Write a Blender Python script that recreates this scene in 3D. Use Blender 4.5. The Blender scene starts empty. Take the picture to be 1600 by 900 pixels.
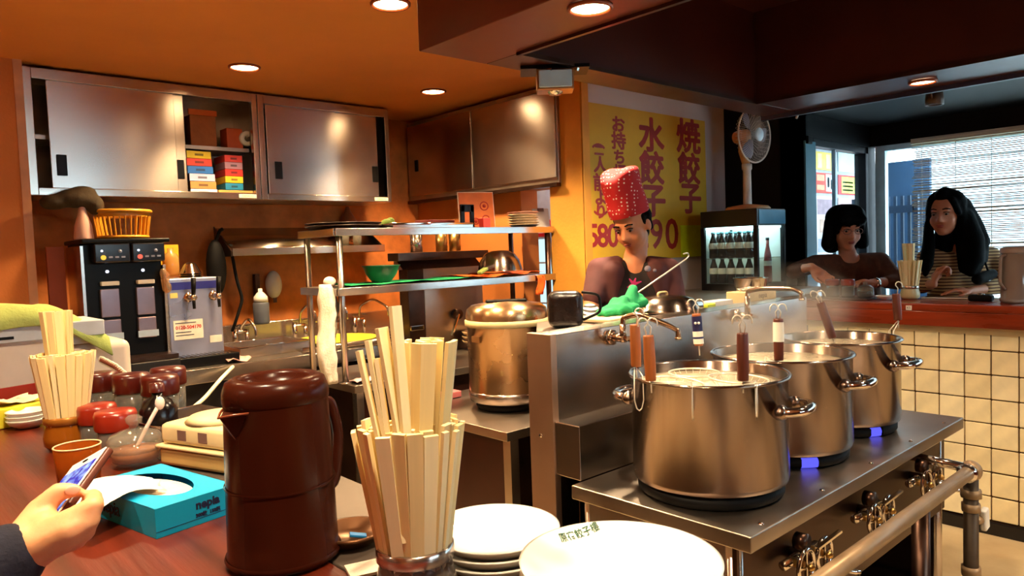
import bpy, math, random
from mathutils import Vector, Matrix, Euler
random.seed(7)
PI = math.pi
SC = bpy.context.scene
COL = SC.collection

# ---------------------------------------------------------------- camera
CR = Matrix(((0.7385, 0.06203, -0.67139), (-0.67328, 0.01431, -0.73925), (-0.03625, 0.99797, 0.05233)))
CAMP = Vector((0, 0, 1.51)); FPX = 1136.4
cam_d = bpy.data.cameras.new('camera'); cam_d.sensor_width = 36; cam_d.lens = 36 * FPX / 1600
cam_d.clip_start = 0.02; cam_d.clip_end = 200
cam = bpy.data.objects.new('camera', cam_d); COL.objects.link(cam)
cam.matrix_world = Matrix.Translation(CAMP) @ CR.to_4x4()
SC.camera = cam
# ---------------------------------------------------------------- world (overcast daylight), exposure
wd = bpy.data.worlds.new('world'); SC.world = wd; wd.use_nodes = True
bg = wd.node_tree.nodes['Background']; bg.inputs[0].default_value = (0.76, 0.92, 1.0, 1); bg.inputs[1].default_value = 7.0
SC.view_settings.view_transform = 'Standard'; SC.view_settings.look = 'None'
SC.view_settings.gamma = 1; SC.view_settings.use_curve_mapping = False
SC.view_settings.exposure = 1.2
cy = SC.cycles
cy.use_denoising = True; cy.caustics_reflective = False; cy.caustics_refractive = False
cy.sample_clamp_indirect = 3.0; cy.max_bounces = 8; cy.transparent_max_bounces = 16
cy.volume_bounces = 0; cy.volume_step_rate = 2.0
def portal(loc, rot, sx, sy):
    l = bpy.data.lights.new('window_portal', 'AREA'); l.shape = 'RECTANGLE'; l.size = sx; l.size_y = sy; l.cycles.is_portal = True
    o = bpy.data.objects.new('window_portal', l); COL.objects.link(o); o.location = loc; o.rotation_euler = rot
portal((1.7, -2.75, 1.98), (-PI/2, 0, 0), 1.8, .5)
portal((5.72, 0.0, 1.56), (0, PI/2, 0), 1.3, 4.4)     # light of the big window comes in here (adds no light of its own)

# ---------------------------------------------------------------- helpers
def ray(px, py): return CR @ Vector((px - 800, -(py - 450), -FPX))
def P(px, py, **k):
    r = ray(px, py); a, v = list(k.items())[0]; i = 'xyz'.index(a)
    return CAMP + r * ((v - CAMP[i]) / r[i])
def D(px, py, dep): return CAMP + ray(px, py) * (dep / FPX)
V = Vector
def lin(c):
    return tuple((x/255/12.92 if x/255 <= .04045 else ((x/255 + .055)/1.055)**2.4) for x in c)

class MB:
    def __init__(s): s.v = []; s.f = []; s.s = []
    def add(s, vs, fs, smooth=False, M=None):
        n = len(s.v)
        s.v += [tuple(M @ V(p)) for p in vs] if M is not None else [tuple(p) for p in vs]
        s.f += [tuple(i + n for i in f) for f in fs]; s.s += [smooth] * len(fs); return s
    def box(s, x0, x1, y0, y1, z0, z1, M=None):
        vs = [(x, y, z) for x in (x0, x1) for y in (y0, y1) for z in (z0, z1)]
        return s.add(vs, [(0, 1, 3, 2), (4, 6, 7, 5), (0, 4, 5, 1), (2, 3, 7, 6), (0, 2, 6, 4), (1, 5, 7, 3)], False, M)
    def bar(s, p0, p1, w, h, up=(0, 0, 1), w1=None, h1=None):
        p0, p1 = V(p0), V(p1); d = (p1 - p0).normalized(); u = V(up)
        a = d.cross(u)
        if a.length < 1e-4: a = d.cross(V((1, 0, 0)))
        a.normalize(); b = a.cross(d).normalized(); w1 = w if w1 is None else w1; h1 = h if h1 is None else h1
        vs = [p + a*(i*ww/2) + b*(j*hh/2) for p, ww, hh in ((p0, w, h), (p1, w1, h1)) for i, j in ((-1, -1), (1, -1), (1, 1), (-1, 1))]
        return s.add(vs, [(3, 2, 1, 0), (4, 5, 6, 7), (0, 1, 5, 4), (1, 2, 6, 5), (2, 3, 7, 6), (3, 0, 4, 7)])
    def tube(s, pts, r, n=8, closed=False, cap=True):
        pts = [V(p) for p in pts]; m = len(pts); rs = r if isinstance(r, (list, tuple)) else [r]*m
        vs = []; prev = None
        for i, p in enumerate(pts):
            if closed: d = pts[(i+1) % m] - pts[i-1]
            else: d = pts[min(i+1, m-1)] - pts[max(i-1, 0)]
            d.normalize()
            if prev is None:
                a = d.cross(V((0, 0, 1)))
                if a.length < 1e-3: a = d.cross(V((1, 0, 0)))
            else: a = prev - d * prev.dot(d)
            a.normalize(); prev = a; b = d.cross(a)
            vs += [p + (a*math.cos(2*PI*k/n) + b*math.sin(2*PI*k/n))*rs[i] for k in range(n)]
        fs = []
        for i in range(m if closed else m-1):
            j = (i+1) % m
            for k in range(n): fs.append((i*n+k, i*n+(k+1) % n, j*n+(k+1) % n, j*n+k))
        if cap and not closed:
            fs += [tuple(range(n-1, -1, -1)), tuple((m-1)*n+k for k in range(n))]
        return s.add(vs, fs, True)
    def cyl(s, p0, p1, r0, r1=None, n=20):
        return s.tube([p0, p1], [r0, r0 if r1 is None else r1], n)
    def lathe(s, prof, n=32, M=None, c=(0, 0, 0), smooth=True, arc=None):
        vs = []; fs = []; m = len(prof); full = arc is None; a0, a1 = (0, 2*PI) if full else arc
        nn = n if full else n+1
        for i in range(nn):
            t = a0 + (a1-a0)*i/n
            for r, z in prof: vs.append((c[0] + r*math.cos(t), c[1] + r*math.sin(t), c[2] + z))
        for i in range(n):
            j = (i+1) % nn
            for k in range(m-1):
                f = [i*m+k, j*m+k, j*m+k+1, i*m+k+1]
                if prof[k][0] < 1e-6: f = [i*m+k, j*m+k+1, i*m+k+1]
                elif prof[k+1][0] < 1e-6: f = [i*m+k, j*m+k, i*m+k+1]
                fs.append(tuple(f))
        return s.add(vs, fs, smooth, M)
    def ell(s, c, r, M=None, n=16, m=10):
        r = (r, r, r) if not isinstance(r, (tuple, list)) else r
        vs = []; fs = []
        for i in range(m+1):
            t = PI*i/m
            for k in range(n):
                a = 2*PI*k/n; p = V((r[0]*math.sin(t)*math.cos(a), r[1]*math.sin(t)*math.sin(a), r[2]*math.cos(t)))
                if M is not None: p = M.to_3x3() @ p
                vs.append(p + V(c))
        for i in range(m):
            for k in range(n): fs.append((i*n+k, (i+1)*n+k, (i+1)*n+(k+1) % n, i*n+(k+1) % n))
        return s.add(vs, fs, True)
    def cap(s, p0, p1, r0, r1, n=14, m=5):       # tapered capsule
        p0, p1 = V(p0), V(p1); d = (p1-p0)
        L = d.length; d = d.normalized() if L > 1e-6 else V((0, 0, 1))
        pts = []; rs = []
        for i in range(m):
            t = PI/2*(1 - i/m); pts.append(p0 - d*(r0*math.sin(t))); rs.append(max(r0*math.cos(t), 1e-4))
        pts += [p0, p1]; rs += [r0, r1]
        for i in range(1, m+1):
            t = PI/2*i/m; pts.append(p1 + d*(r1*math.sin(t))); rs.append(max(r1*math.cos(t), 1e-4))
        return s.tube(pts, rs, n)
    def prism(s, poly, z0, z1, M=None, smooth=False):
        n = len(poly); vs = [(x, y, z0) for x, y in poly] + [(x, y, z1) for x, y in poly]
        fs = [tuple(range(n-1, -1, -1)), tuple(range(n, 2*n))] + [(i, (i+1) % n, n+(i+1) % n, n+i) for i in range(n)]
        return s.add(vs, fs, smooth, M)
    def sheet(s, grid, th=.002):                 # grid[i][j] of points, closed shell of thickness th
        h = len(grid); w = len(grid[0]); vs = []; nr = []
        for i in range(h):
            for j in range(w):
                a = V(grid[min(i+1, h-1)][j]) - V(grid[max(i-1, 0)][j]); b = V(grid[i][min(j+1, w-1)]) - V(grid[i][max(j-1, 0)])
                nr.append(a.cross(b).normalized()); vs.append(V(grid[i][j]))
        N = h*w; vs = vs + [p - q*th for p, q in zip(vs, nr)]; fs = []
        for i in range(h-1):
            for j in range(w-1):
                q = (i*w+j, (i+1)*w+j, (i+1)*w+j+1, i*w+j+1); fs.append(q); fs.append(tuple(N+x for x in reversed(q)))
        ed = [(0, j) for j in range(w)] + [(i, w-1) for i in range(1, h)] + [(h-1, j) for j in range(w-2, -1, -1)] + [(i, 0) for i in range(h-2, 0, -1)]
        for k in range(len(ed)):
            a = ed[k][0]*w + ed[k][1]; b = ed[(k+1) % len(ed)][0]*w + ed[(k+1) % len(ed)][1]; fs.append((a, b, N+b, N+a))
        return s.add(vs, fs, True)
    def mesh(s, name):
        me = bpy.data.meshes.new(name); me.from_pydata(s.v, [], s.f); me.validate()
        if len(me.polygons) == len(s.s): me.polygons.foreach_set('use_smooth', s.s)
        me.update(); return me
    def build(s, name, mat, parent=None, bevel=0, seg=2, loc=None, rot=None, sub=0):
        o = bpy.data.objects.new(name, s.mesh(name)); COL.objects.link(o)
        mats = mat if isinstance(mat, (list, tuple)) else [mat]
        for m in mats: o.data.materials.append(m)
        if parent is not None: o.parent = parent
        if loc is not None: o.location = loc
        if rot is not None: o.rotation_euler = rot
        if bevel:
            b = o.modifiers.new('bevel', 'BEVEL'); b.width = bevel; b.segments = seg; b.limit_method = 'ANGLE'; b.angle_limit = .7
            o.data.polygons.foreach_set('use_smooth', [True]*len(o.data.polygons))
            w = o.modifiers.new('wn', 'WEIGHTED_NORMAL'); w.keep_sharp = False
        if sub:
            u = o.modifiers.new('sub', 'SUBSURF'); u.levels = sub; u.render_levels = sub
        return o
def tag(o, label, cat, group=None):
    o['label'] = label; o['category'] = cat
    if group: o['group'] = group
    return o
def thing(name, label, cat, loc=(0, 0, 0), rz=0, group=None):
    o = bpy.data.objects.new(name, None); COL.objects.link(o); o.location = loc; o.rotation_euler = (0, 0, rz)
    o.empty_display_size = .05
    return tag(o, label, cat, group)
def struct(o): o['kind'] = 'structure'; return o
def stuff(o): o['kind'] = 'stuff'; return o
def copy_tree(o, parent=None):
    c = o.copy(); COL.objects.link(c); c.parent = parent
    for ch in o.children: copy_tree(ch, c)
    return c
def rotM(rx=0, ry=0, rz=0, loc=(0, 0, 0)): return Matrix.Translation(loc) @ Euler((rx, ry, rz)).to_matrix().to_4x4()
def text(body, size, mat, parent=None, M=None, name='lettering', bold=0, ext=.0004, ax='CENTER', sx=1, fat=0):
    c = bpy.data.curves.new(name, 'FONT'); c.body = body; c.size = size; c.extrude = ext; c.offset = bold
    c.align_x = ax; c.align_y = 'CENTER'; c.resolution_u = 3
    t = bpy.data.objects.new(name, c); COL.objects.link(t)
    dg = bpy.context.evaluated_depsgraph_get(); me = bpy.data.meshes.new_from_object(t.evaluated_get(dg))
    bpy.data.objects.remove(t); bpy.data.curves.remove(c)
    o = bpy.data.objects.new(name, me); COL.objects.link(o); me.materials.clear(); me.materials.append(mat)
    if fat:
        vs = [v.co.copy() for v in me.vertices]; fs = [tuple(q.vertices) for q in me.polygons]; b = MB()
        for k in range(8): b.add([v + V((fat*math.cos(k*PI/4), fat*math.sin(k*PI/4), k*.00001)) for v in vs], fs)
        me = b.mesh(name); me.materials.append(mat); o.data = me
    me.transform((M if M is not None else Matrix()) @ Matrix.Diagonal((sx, 1, 1, 1)))
    if parent is not None: o.parent = parent
    return o
def remesh(mb, name, mat, vox, smooth=4, parent=None, dec=0):
    o = mb.build(name, mat); r = o.modifiers.new('r', 'REMESH'); r.mode = 'VOXEL'; r.voxel_size = vox
    m = o.modifiers.new('s', 'SMOOTH'); m.factor = .5; m.iterations = smooth
    dg = bpy.context.evaluated_depsgraph_get(); me = bpy.data.meshes.new_from_object(o.evaluated_get(dg))
    o.modifiers.clear(); old = o.data; o.data = me; bpy.data.meshes.remove(old)
    me.polygons.foreach_set('use_smooth', [True]*len(me.polygons))
    if parent is not None: o.parent = parent
    return o
FX = rotM(PI/2, 0, 0)                              # writing on a face that looks to -y
FMX = rotM(PI/2, 0, -PI/2)                         # writing on a face that looks to -x

# ---------------------------------------------------------------- materials
def nn(t, kind, **k):
    n = t.nodes.new(kind)
    for a, v in k.items(): setattr(n, a, v)
    return n
def base(name):
    m = bpy.data.materials.new(name); m.use_nodes = True; t = m.node_tree
    return m, t, t.nodes['Principled BSDF']
def mat(name, col, rough=.5, metal=0, var=.12, scale=12, bump=0, bscale=60, stretch=(1, 1, 1), rvar=0, trans=0, emit=0, coat=0, spec=.5, sss=0, alpha=1, ior=1.45, col2=None, thr=None):
    m, t, b = base(name); c = lin(col)
    tc = nn(t, 'ShaderNodeTexCoord'); mp = nn(t, 'ShaderNodeMapping'); mp.inputs['Scale'].default_value = stretch
    t.links.new(tc.outputs['Object'], mp.inputs[0])
    nz = nn(t, 'ShaderNodeTexNoise'); nz.inputs['Scale'].default_value = scale; nz.inputs['Detail'].default_value = 5
    t.links.new(mp.outputs[0], nz.inputs['Vector'])
    rp = nn(t, 'ShaderNodeValToRGB'); e = rp.color_ramp.elements
    e[0].position = .3; e[1].position = .7
    if thr: e[0].position, e[1].position = thr
    if col2: c2 = lin(col2); e[0].color = (*c, 1); e[1].color = (*c2, 1)
    else:
        e[0].color = (*[x*(1-var) for x in c], 1); e[1].color = (*[min(1, x*(1+var)) for x in c], 1)
    t.links.new(nz.outputs[0], rp.inputs[0]); t.links.new(rp.outputs[0], b.inputs['Base Color'])
    b.inputs['Roughness'].default_value = rough; b.inputs['Metallic'].default_value = metal
    b.inputs['Transmission Weight'].default_value = trans; b.inputs['IOR'].default_value = ior
    b.inputs['Coat Weight'].default_value = coat; b.inputs['Coat Roughness'].default_value = .08
    b.inputs['Specular IOR Level'].default_value = spec; b.inputs['Alpha'].default_value = alpha
    if sss: b.inputs['Subsurface Weight'].default_value = sss; b.inputs['Subsurface Radius'].default_value = (.012, .005, .003); b.inputs['Subsurface Scale'].default_value = 1
    if rvar:
        mr = nn(t, 'ShaderNodeMapRange'); mr.inputs[3].default_value = max(.02, rough-rvar); mr.inputs[4].default_value = rough+rvar
        t.links.new(nz.outputs[0], mr.inputs[0]); t.links.new(mr.outputs[0], b.inputs['Roughness'])
    if emit:
        b.inputs['Emission Color'].default_value = (*c, 1); b.inputs['Emission Strength'].default_value = emit
    if bump:
        n2 = nn(t, 'ShaderNodeTexNoise'); n2.inputs['Scale'].default_value = bscale; n2.inputs['Detail'].default_value = 4
        t.links.new(mp.outputs[0], n2.inputs['Vector'])
        bp = nn(t, 'ShaderNodeBump'); bp.inputs['Strength'].default_value = bump; bp.inputs['Distance'].default_value = .004
        t.links.new(n2.outputs[0], bp.inputs['Height']); t.links.new(bp.outputs[0], b.inputs['Normal'])
    return m
def brushed(m, a=.7):                            # brushed metal: highlights drawn out vertically
    t = m.node_tree; b = t.nodes['Principled BSDF']; b.inputs['Anisotropic'].default_value = a
    c = nn(t, 'ShaderNodeCombineXYZ'); c.inputs[0].default_value = .013; c.inputs[1].default_value = .021; c.inputs[2].default_value = 1
    t.links.new(c.outputs[0], b.inputs['Tangent']); return m
def stripes(name, c1, c2, freq, axis=2, rough=.8, duty=.5, dist=1.5):
    m, t, b = base(name); tc = nn(t, 'ShaderNodeTexCoord'); w = nn(t, 'ShaderNodeTexWave', wave_type='BANDS', bands_direction='XYZ'[axis])
    w.inputs['Scale'].default_value = freq; w.inputs['Distortion'].default_value = dist; w.inputs['Detail Scale'].default_value = .6
    t.links.new(tc.outputs['Object'], w.inputs[0]); r = nn(t, 'ShaderNodeValToRGB'); e = r.color_ramp.elements
    e[0].position = duty-.08; e[0].color = (*lin(c1), 1); e[1].position = duty+.08; e[1].color = (*lin(c2), 1)
    t.links.new(w.outputs[0], r.inputs[0]); t.links.new(r.outputs[0], b.inputs['Base Color']); b.inputs['Roughness'].default_value = rough
    return m
def glass(name, col, rough=.02, mix=.75, ior=1.45):         # thin glass: tinted see-through with fresnel gloss
    m, t, b = base(name); t.nodes.remove(b); o = t.nodes['Material Output']
    tr = nn(t, 'ShaderNodeBsdfTransparent'); tr.inputs[0].default_value = (*lin(col), 1)
    gl = nn(t, 'ShaderNodeBsdfGlossy'); gl.inputs['Roughness'].default_value = rough; gl.inputs[0].default_value = (.9, .9, .9, 1)
    df = nn(t, 'ShaderNodeBsdfDiffuse'); df.inputs[0].default_value = (*[x*.7 for x in lin(col)], 1)
    fr = nn(t, 'ShaderNodeFresnel'); fr.inputs[0].default_value = ior
    m1 = nn(t, 'ShaderNodeMixShader'); m1.inputs[0].default_value = (1-mix)*.8; t.links.new(tr.outputs[0], m1.inputs[1]); t.links.new(df.outputs[0], m1.inputs[2])
    ms = nn(t, 'ShaderNodeMixShader'); ge = nn(t, 'ShaderNodeNewGeometry'); sb = nn(t, 'ShaderNodeMath', operation='SUBTRACT'); sb.inputs[0].default_value = 1; t.links.new(ge.outputs['Backfacing'], sb.inputs[1])
    ml = nn(t, 'ShaderNodeMath', operation='MULTIPLY'); t.links.new(fr.outputs[0], ml.inputs[0]); t.links.new(sb.outputs[0], ml.inputs[1]); t.links.new(ml.outputs[0], ms.inputs[0])
    t.links.new(m1.outputs[0], ms.inputs[1]); t.links.new(gl.outputs[0], ms.inputs[2]); t.links.new(ms.outputs[0], o.inputs[0])
    return m
def glow(name, col, s):
    m, t, b = base(name); t.nodes.remove(b); e = nn(t, 'ShaderNodeEmission'); e.inputs[0].default_value = (*lin(col), 1); e.inputs[1].default_value = s
    t.links.new(e.outputs[0], t.nodes['Material Output'].inputs[0]); return m

ORANGE = mat('orange_plaster', (200, 118, 54), .75, var=.10, scale=3, bump=.25, bscale=90)
CEIL = mat('ceiling_paint', (222, 146, 78), .8, var=.06, scale=2, bump=.1, bscale=120)
GRIMY = mat('grimy_plaster', (204, 120, 56), .7, var=.3, scale=7, bump=.3, bscale=60)
WHITEW = mat('white_wall', (196, 180, 176), .8, var=.05, scale=4, bump=.1)
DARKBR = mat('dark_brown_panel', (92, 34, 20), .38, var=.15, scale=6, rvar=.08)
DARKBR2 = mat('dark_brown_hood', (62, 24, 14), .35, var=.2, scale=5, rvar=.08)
BLACKW = mat('black_wall', (3, 3, 7), .5, spec=.2, var=.3, scale=5)
TEAL = mat('teal_paint', (70, 120, 140), .55, var=.1, scale=5)
STEEL = mat('brushed_steel', (200, 188, 180), .24, 1, var=.04, scale=3, rvar=.05)
STEELH = mat('brushed_steel_flat', (194, 182, 172), .22, 1, var=.05, scale=3, rvar=.07)
STEELW = mat('worn_steel', (176, 164, 152), .34, 1, var=.14, scale=6, rvar=.08)
POTM = mat('pot_steel', (150, 132, 120), .22, 1, var=.05, scale=4, rvar=.05)
CHROME = mat('chrome', (215, 205, 196), .12, 1, var=.03)
DKSTEEL = mat('dark_steel', (84, 62, 52), .35, 1, var=.25, scale=10, rvar=.1)
PIPEM = mat('painted_pipe', (150, 124, 94), .4, .35, var=.2, scale=14, rvar=.1)
BRASS = mat('worn_brass', (196, 158, 96), .3, 1, var=.2, scale=30)
for m_ in (STEEL, STEELH, POTM): brushed(m_)
BLACK = mat('black_plastic', (6, 5, 6), .38, spec=.22, var=.3)
RUBBER = mat('black_rubber', (5, 4, 5), .7, spec=.2)
IRON = mat('cast_iron', (6, 5, 5), .6, spec=.2, var=.4, scale=30, bump=.3)
WHITEP = mat('white_plastic', (226, 222, 214), .4, var=.04)
CREAM = mat('cream_plastic', (224, 202, 152), .45, var=.08)
CERAM = mat('white_ceramic', (236, 236, 228), .12, var=.02, coat=.6)
RED = mat('red_plastic', (140, 36, 18), .3, var=.15, coat=.4)
INK = mat('dark_ink', (20, 22, 60), .6)
WOODH = mat('handle_wood', (150, 82, 34), .45, var=.3, scale=8, stretch=(6, 6, .6))
WOODD = mat('dark_handle_wood', (84, 34, 16), .45, var=.35, scale=8, stretch=(6, 6, .6))
CHOP = mat('chopstick_wood', (240, 216, 152), .55, var=.10, scale=6, stretch=(10, 10, .5))
CHOP2 = mat('chopstick_wood_pale', (246, 228, 176), .55, var=.08, scale=6, stretch=(10, 10, .5))
GREENC = mat('green_cloth', (24, 140, 84), .85, var=.2, scale=30, bump=.4, bscale=200)
ORANGEC = mat('orange_cloth', (232, 92, 22), .85, var=.2, scale=30, bump=.4, bscale=200)
WHITEC = mat('white_cloth', (226, 214, 196), .9, var=.15, scale=20, bump=.5, bscale=120)
LIMEC = mat('lime_towel', (170, 186, 104), .9, var=.15, scale=20, bump=.5, bscale=160)
SKIN = mat('skin', (226, 158, 118), .5, var=.08, scale=18, sss=.15, bump=.06, bscale=180)
HAIR = mat('black_hair', (2, 1, 1), .65, spec=.06, var=.4, scale=14, stretch=(6, 6, .5), bump=.5, bscale=60)
GLASSC = glass('clear_glass', (240, 236, 226), .03, .84)
PANE = glass('window_glass', (240, 248, 250), .01, .97, 1.12)
DKGLASS = glass('smoked_glass', (120, 60, 30), .04, .5)
# ================================================================ STRUCTURE
CONC = mat('kitchen_floor', (172, 146, 110), .5, var=.3, scale=3.5, rvar=.15, bump=.2, bscale=30, col2=(206, 186, 148))
struct(MB().box(-2.2, 5.7, -2.6, 4.5, -.08, 0).build('floor', CONC))
# ceiling boards leave the hood shaft open
c = MB(); c.box(-2.2, 4.6, 1.92, 4.5, 2.45, 2.6); c.box(-2.2, 1.38, -2.6, 1.92, 2.45, 2.6)
struct(c.build('ceiling', CEIL))
struct(MB().box(3.55, 5.7, -2.6, 1.92, 2.32, 2.6).box(4.6, 5.7, 1.92, 2.25, 2.32, 2.6).box(1.38, 3.55, -2.6, -1.2, 2.32, 2.6).build('ceiling_dining', BLACKW))
struct(MB().box(-2.2, 3.2, 4.35, 4.5, 0, 2.45).build('wall_back', GRIMY))
wl = struct(MB().box(-2.2, .62, 3.95, 4.35, 0, 2.45).build('wall_left', ORANGE))
MB().box(.60, .635, 3.945, 3.985, 0, 2.45).build('corner_bead', mat('pale_trim', (206, 150, 110), .6), wl)
struct(MB().box(-2.3, -2.2, -2.6, 4.5, 0, 2.6).build('wall_behind', ORANGE))
struct(MB().box(-2.2, .8, -2.7, -2.6, 0, 2.6).box(2.6, 5.7, -2.7, -2.6, 0, 2.6).box(.8, 2.6, -2.7, -2.6, 0, 1.75).box(.8, 2.6, -2.7, -2.6, 2.25, 2.6).build('wall_near', DARKBR))
# kitchen side wall with doorway
struct(MB().box(3.06, 3.2, 3.26, 4.35, 0, 2.45).box(3.06, 3.2, 2.95, 3.26, 1.87, 2.45).build('wall_right', ORANGE))
ws = struct(MB().box(3.03, 4.6, 2.70, 2.95, 0, 2.45).build('wall_sign', WHITEW))
MB().box(3.005, 3.03, 2.695, 2.955, 0, 2.45).box(3.005, 3.06, 2.690, 2.70, 0, 2.45).build('pillar_face', mat('yellow_orange_plaster', (214, 146, 52), .7, var=.12, scale=5, bump=.3), ws)
# store room behind the doorway
struct(MB().box(4.5, 4.6, 2.95, 4.5, 0, 2.45).box(3.2, 4.6, 4.4, 4.5, 0, 2.45).build('wall_store', mat('store_wall', (120, 130, 150), .7)))
# dark pillar and the wall with the poster window
struct(MB().box(4.45, 4.6, 2.2, 2.70, 0, 2.45).box(4.45, 4.71, 2.2, 2.3, 0, 2.45).build('wall_pillar', BLACKW))
struct(MB().box(4.71, 5.7, 2.2, 2.3, 2.165, 2.45).box(4.71, 5.7, 2.2, 2.3, 0, .9).box(5.575, 5.7, 2.2, 2.3, .9, 2.165).build('wall_end', BLACKW))
struct(MB().box(4.56, 4.705, 2.185, 2.2, .95, 2.14).build('trim_1', TEAL, bevel=.003))
struct(MB().box(5.6, 5.7, -2.6, 2.2, 0, .93).box(5.6, 5.7, -2.6, 2.2, 2.17, 2.45).box(5.6, 5.7, -2.6, -2.3, .93, 2.17).build('wall_window', BLACKW))
# ---- windows
FRW = mat('window_frame_white', (190, 214, 226), .4); FRD = mat('window_frame_dark', (10, 10, 22), .4)
w1 = thing('window_1', 'tall end window with posters behind the glass', 'window', (0, 0, 0)); w1['kind'] = 'structure'; del w1['category']
f = MB(); f.box(4.71, 5.575, 2.21, 2.28, 2.12, 2.165).box(4.71, 4.735, 2.21, 2.28, .9, 2.12).box(5.53, 5.575, 2.2, 2.28, .9, 2.12).box(4.71, 5.575, 2.21, 2.28, .9, .95)
f.build('window_frame', FRD, w1, bevel=.003); MB().box(4.735, 5.53, 2.245, 2.25, .95, 2.12).build('pane', PANE, w1)
MB().box(5.10, 5.115, 2.235, 2.26, .95, 2.12).build('mullion', FRW, w1)
w2 = thing('window_2', 'wide bright window behind the two diners', 'window', (0, 0, 0)); w2['kind'] = 'structure'; del w2['category']
f = MB(); f.box(5.62, 5.68, -2.3, 2.17, .93, .97).box(5.62, 5.68, -2.3, 2.17, 2.13, 2.17).box(5.62, 5.68, 2.10, 2.17, .97, 2.13).box(5.62, 5.68, .58, .63, .97, 2.13).box(5.62, 5.68, -2.3, -2.25, .97, 2.13).box(5.62, 5.68, -.85, -.8, .97, 2.13)
f.build('window_frame', FRW, w2, bevel=.003)
MB().box(5.645, 5.652, .63, 2.10, .97, 2.13).build('pane', PANE, w2); MB().box(5.645, 5.652, -.8, .58, .97, 2.13).build('pane', PANE, w2)
MB().box(5.645, 5.652, -2.25, -.85, .97, 2.13).build('pane', PANE, w2)
w3 = thing('window_3', 'shop front window behind the camera', 'window', (0, 0, 0)); w3['kind'] = 'structure'; del w3['category']
f = MB(); f.box(.8, 2.6, -2.68, -2.62, 1.75, 1.79).box(.8, 2.6, -2.68, -2.62, 2.21, 2.25)
for x in (.8, 1.68, 2.56): f.box(x, x+.04, -2.68, -2.62, 1.79, 2.21)
f.build('window_frame', FRD, w3)
for x in (.84, 1.72): MB().box(x, x+.84, -2.652, -2.646, 1.79, 2.21).build('pane', PANE, w3)
# ---- outdoors
PAVE = mat('pavement', (190, 190, 186), .8, var=.1, scale=3)
struct(MB().box(5.7, 14, -9, 10, -.2, -.05).box(-6, 5.7, -9, -2.7, -.2, -.05).box(4.6, 5.7, 2.3, 10, -.2, -.05).build('ground_outside', PAVE))
struct(MB().box(9.5, 9.8, -8, 3.2, -.05, 5).build('wall_opposite', mat('pale_street_wall', (176, 184, 190), .8, var=.08, scale=2)))
GATE = mat('slate_blue_metal', (22, 42, 66), .5, var=.15, scale=5)
g = thing('iron_gate', 'slate blue barred gate standing outside beyond the window', 'gate', (6.5, 2.36, 0), 0)
for i in range(7): MB().box(-.012, .012, -.13+i*.055, -.108+i*.055, .1, 1.84).build('bar', GATE, g)
MB().box(-.02, .02, -.16, .30, 1.70, 1.76).box(-.02, .02, -.16, .30, .95, 1.0).box(-.02, .02, -.16, .30, .08, .12).build('rail', GATE, g)
MB().box(.35, .40, -.16, .34, 0, 2.16).build('backboard', mat('slate_panel', (34, 66, 98), .6, var=.2, scale=4), g)
MB().box(-.02, .02, -.19, -.15, 0, 1.84).build('post', GATE, g); MB().box(-.02, .02, .30, .34, 0, 1.84).build('post', GATE, g)
# ---- posters outside behind window_1
brd = tag(MB().box(4.7, 7.2, 2.95, 2.98, -.05, 2.35).build('notice_board', mat('pale_board', (170, 172, 180), .7)), 'pale notice board carrying posters outside the end window', 'board')
struct(MB().box(4.62, 7.3, 2.32, 3.3, 2.42, 2.5).build('added_sky_blocker', mat('sky_blocker_grey', (90, 96, 104), .7)))  # roof slab added to cut the sky light falling on the posters
def pap(x0, x1, z0, z1, col, name, label, lines=(), y=2.945):
    t = thing(name, label, 'poster', (0, 0, 0), group='posters behind the end window')
    MB().box(x0, x1, y-.004, y, z0, z1).build('paper', mat(name+'_paper', col, .7, var=.12, scale=6), t)
    for k, (a, b2, h0, h1, cc) in enumerate(lines):
        MB().box(x0+(x1-x0)*a, x0+(x1-x0)*b2, y-.006, y-.004, z0+(z1-z0)*h0, z0+(z1-z0)*h1).build('print', mat('print_'+name, cc, .7, var=.25, scale=14), t)
def px2(px0, px1, py0, py1, y=2.945):
    a = P(px0, py0, y=y); b2 = P(px1, py1, y=y); return a.x, b2.x, b2.z, a.z
pap(*px2(1273, 1306, 236, 268), (226, 190, 90), 'cloth_poster', 'yellow hanging poster at the top left of the end window', [(.1, .3, .1, .9, (240, 222, 150)), (.5, .7, .1, .9, (240, 222, 150))])
pap(*px2(1309, 1346, 234, 272), (190, 224, 226), 'faded_poster', 'faded pale blue poster at the top right of the end window')
pap(*px2(1273, 1306, 269, 303), (206, 60, 40), 'red_poster', 'red poster with a white card, left in the end window', [(.5, .94, .1, .95, (226, 224, 226)), (.06, .42, .15, .4, (236, 150, 110)), (.06, .42, .6, .9, (236, 150, 110)), (.56, .66, .3, .8, (120, 110, 130)), (.72, .86, .2, .7, (120, 110, 130))])
pap(*px2(1309, 1349, 273, 306), (200, 40, 44), 'menu_poster', 'red poster with yellow green notice, right in the end window', [(.12, .62, .08, .92, (206, 214, 90)), (.62, .94, .08, .92, (220, 232, 226)), (.16, .56, .2, .28, (120, 120, 50)), (.16, .56, .4, .48, (120, 120, 50)), (.16, .56, .6, .68, (120, 120, 50)), (.74, .8, .2, .8, (60, 90, 120))])
pap(*px2(1273, 1306, 306, 400), (206, 196, 196), 'photo_poster', 'tall photo poster below the red poster', [(.1, .9, .7, .95, (150, 120, 130)), (.2, .7, .4, .62, (190, 150, 130)), (.1, .8, .08, .3, (150, 150, 170))])
pap(*px2(1309, 1349, 309, 400), (190, 150, 150), 'food_poster', 'tall reddish photo poster below the yellow green notice', [(.1, .9, .6, .9, (120, 60, 60)), (.2, .8, .1, .5, (210, 180, 160))])
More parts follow.
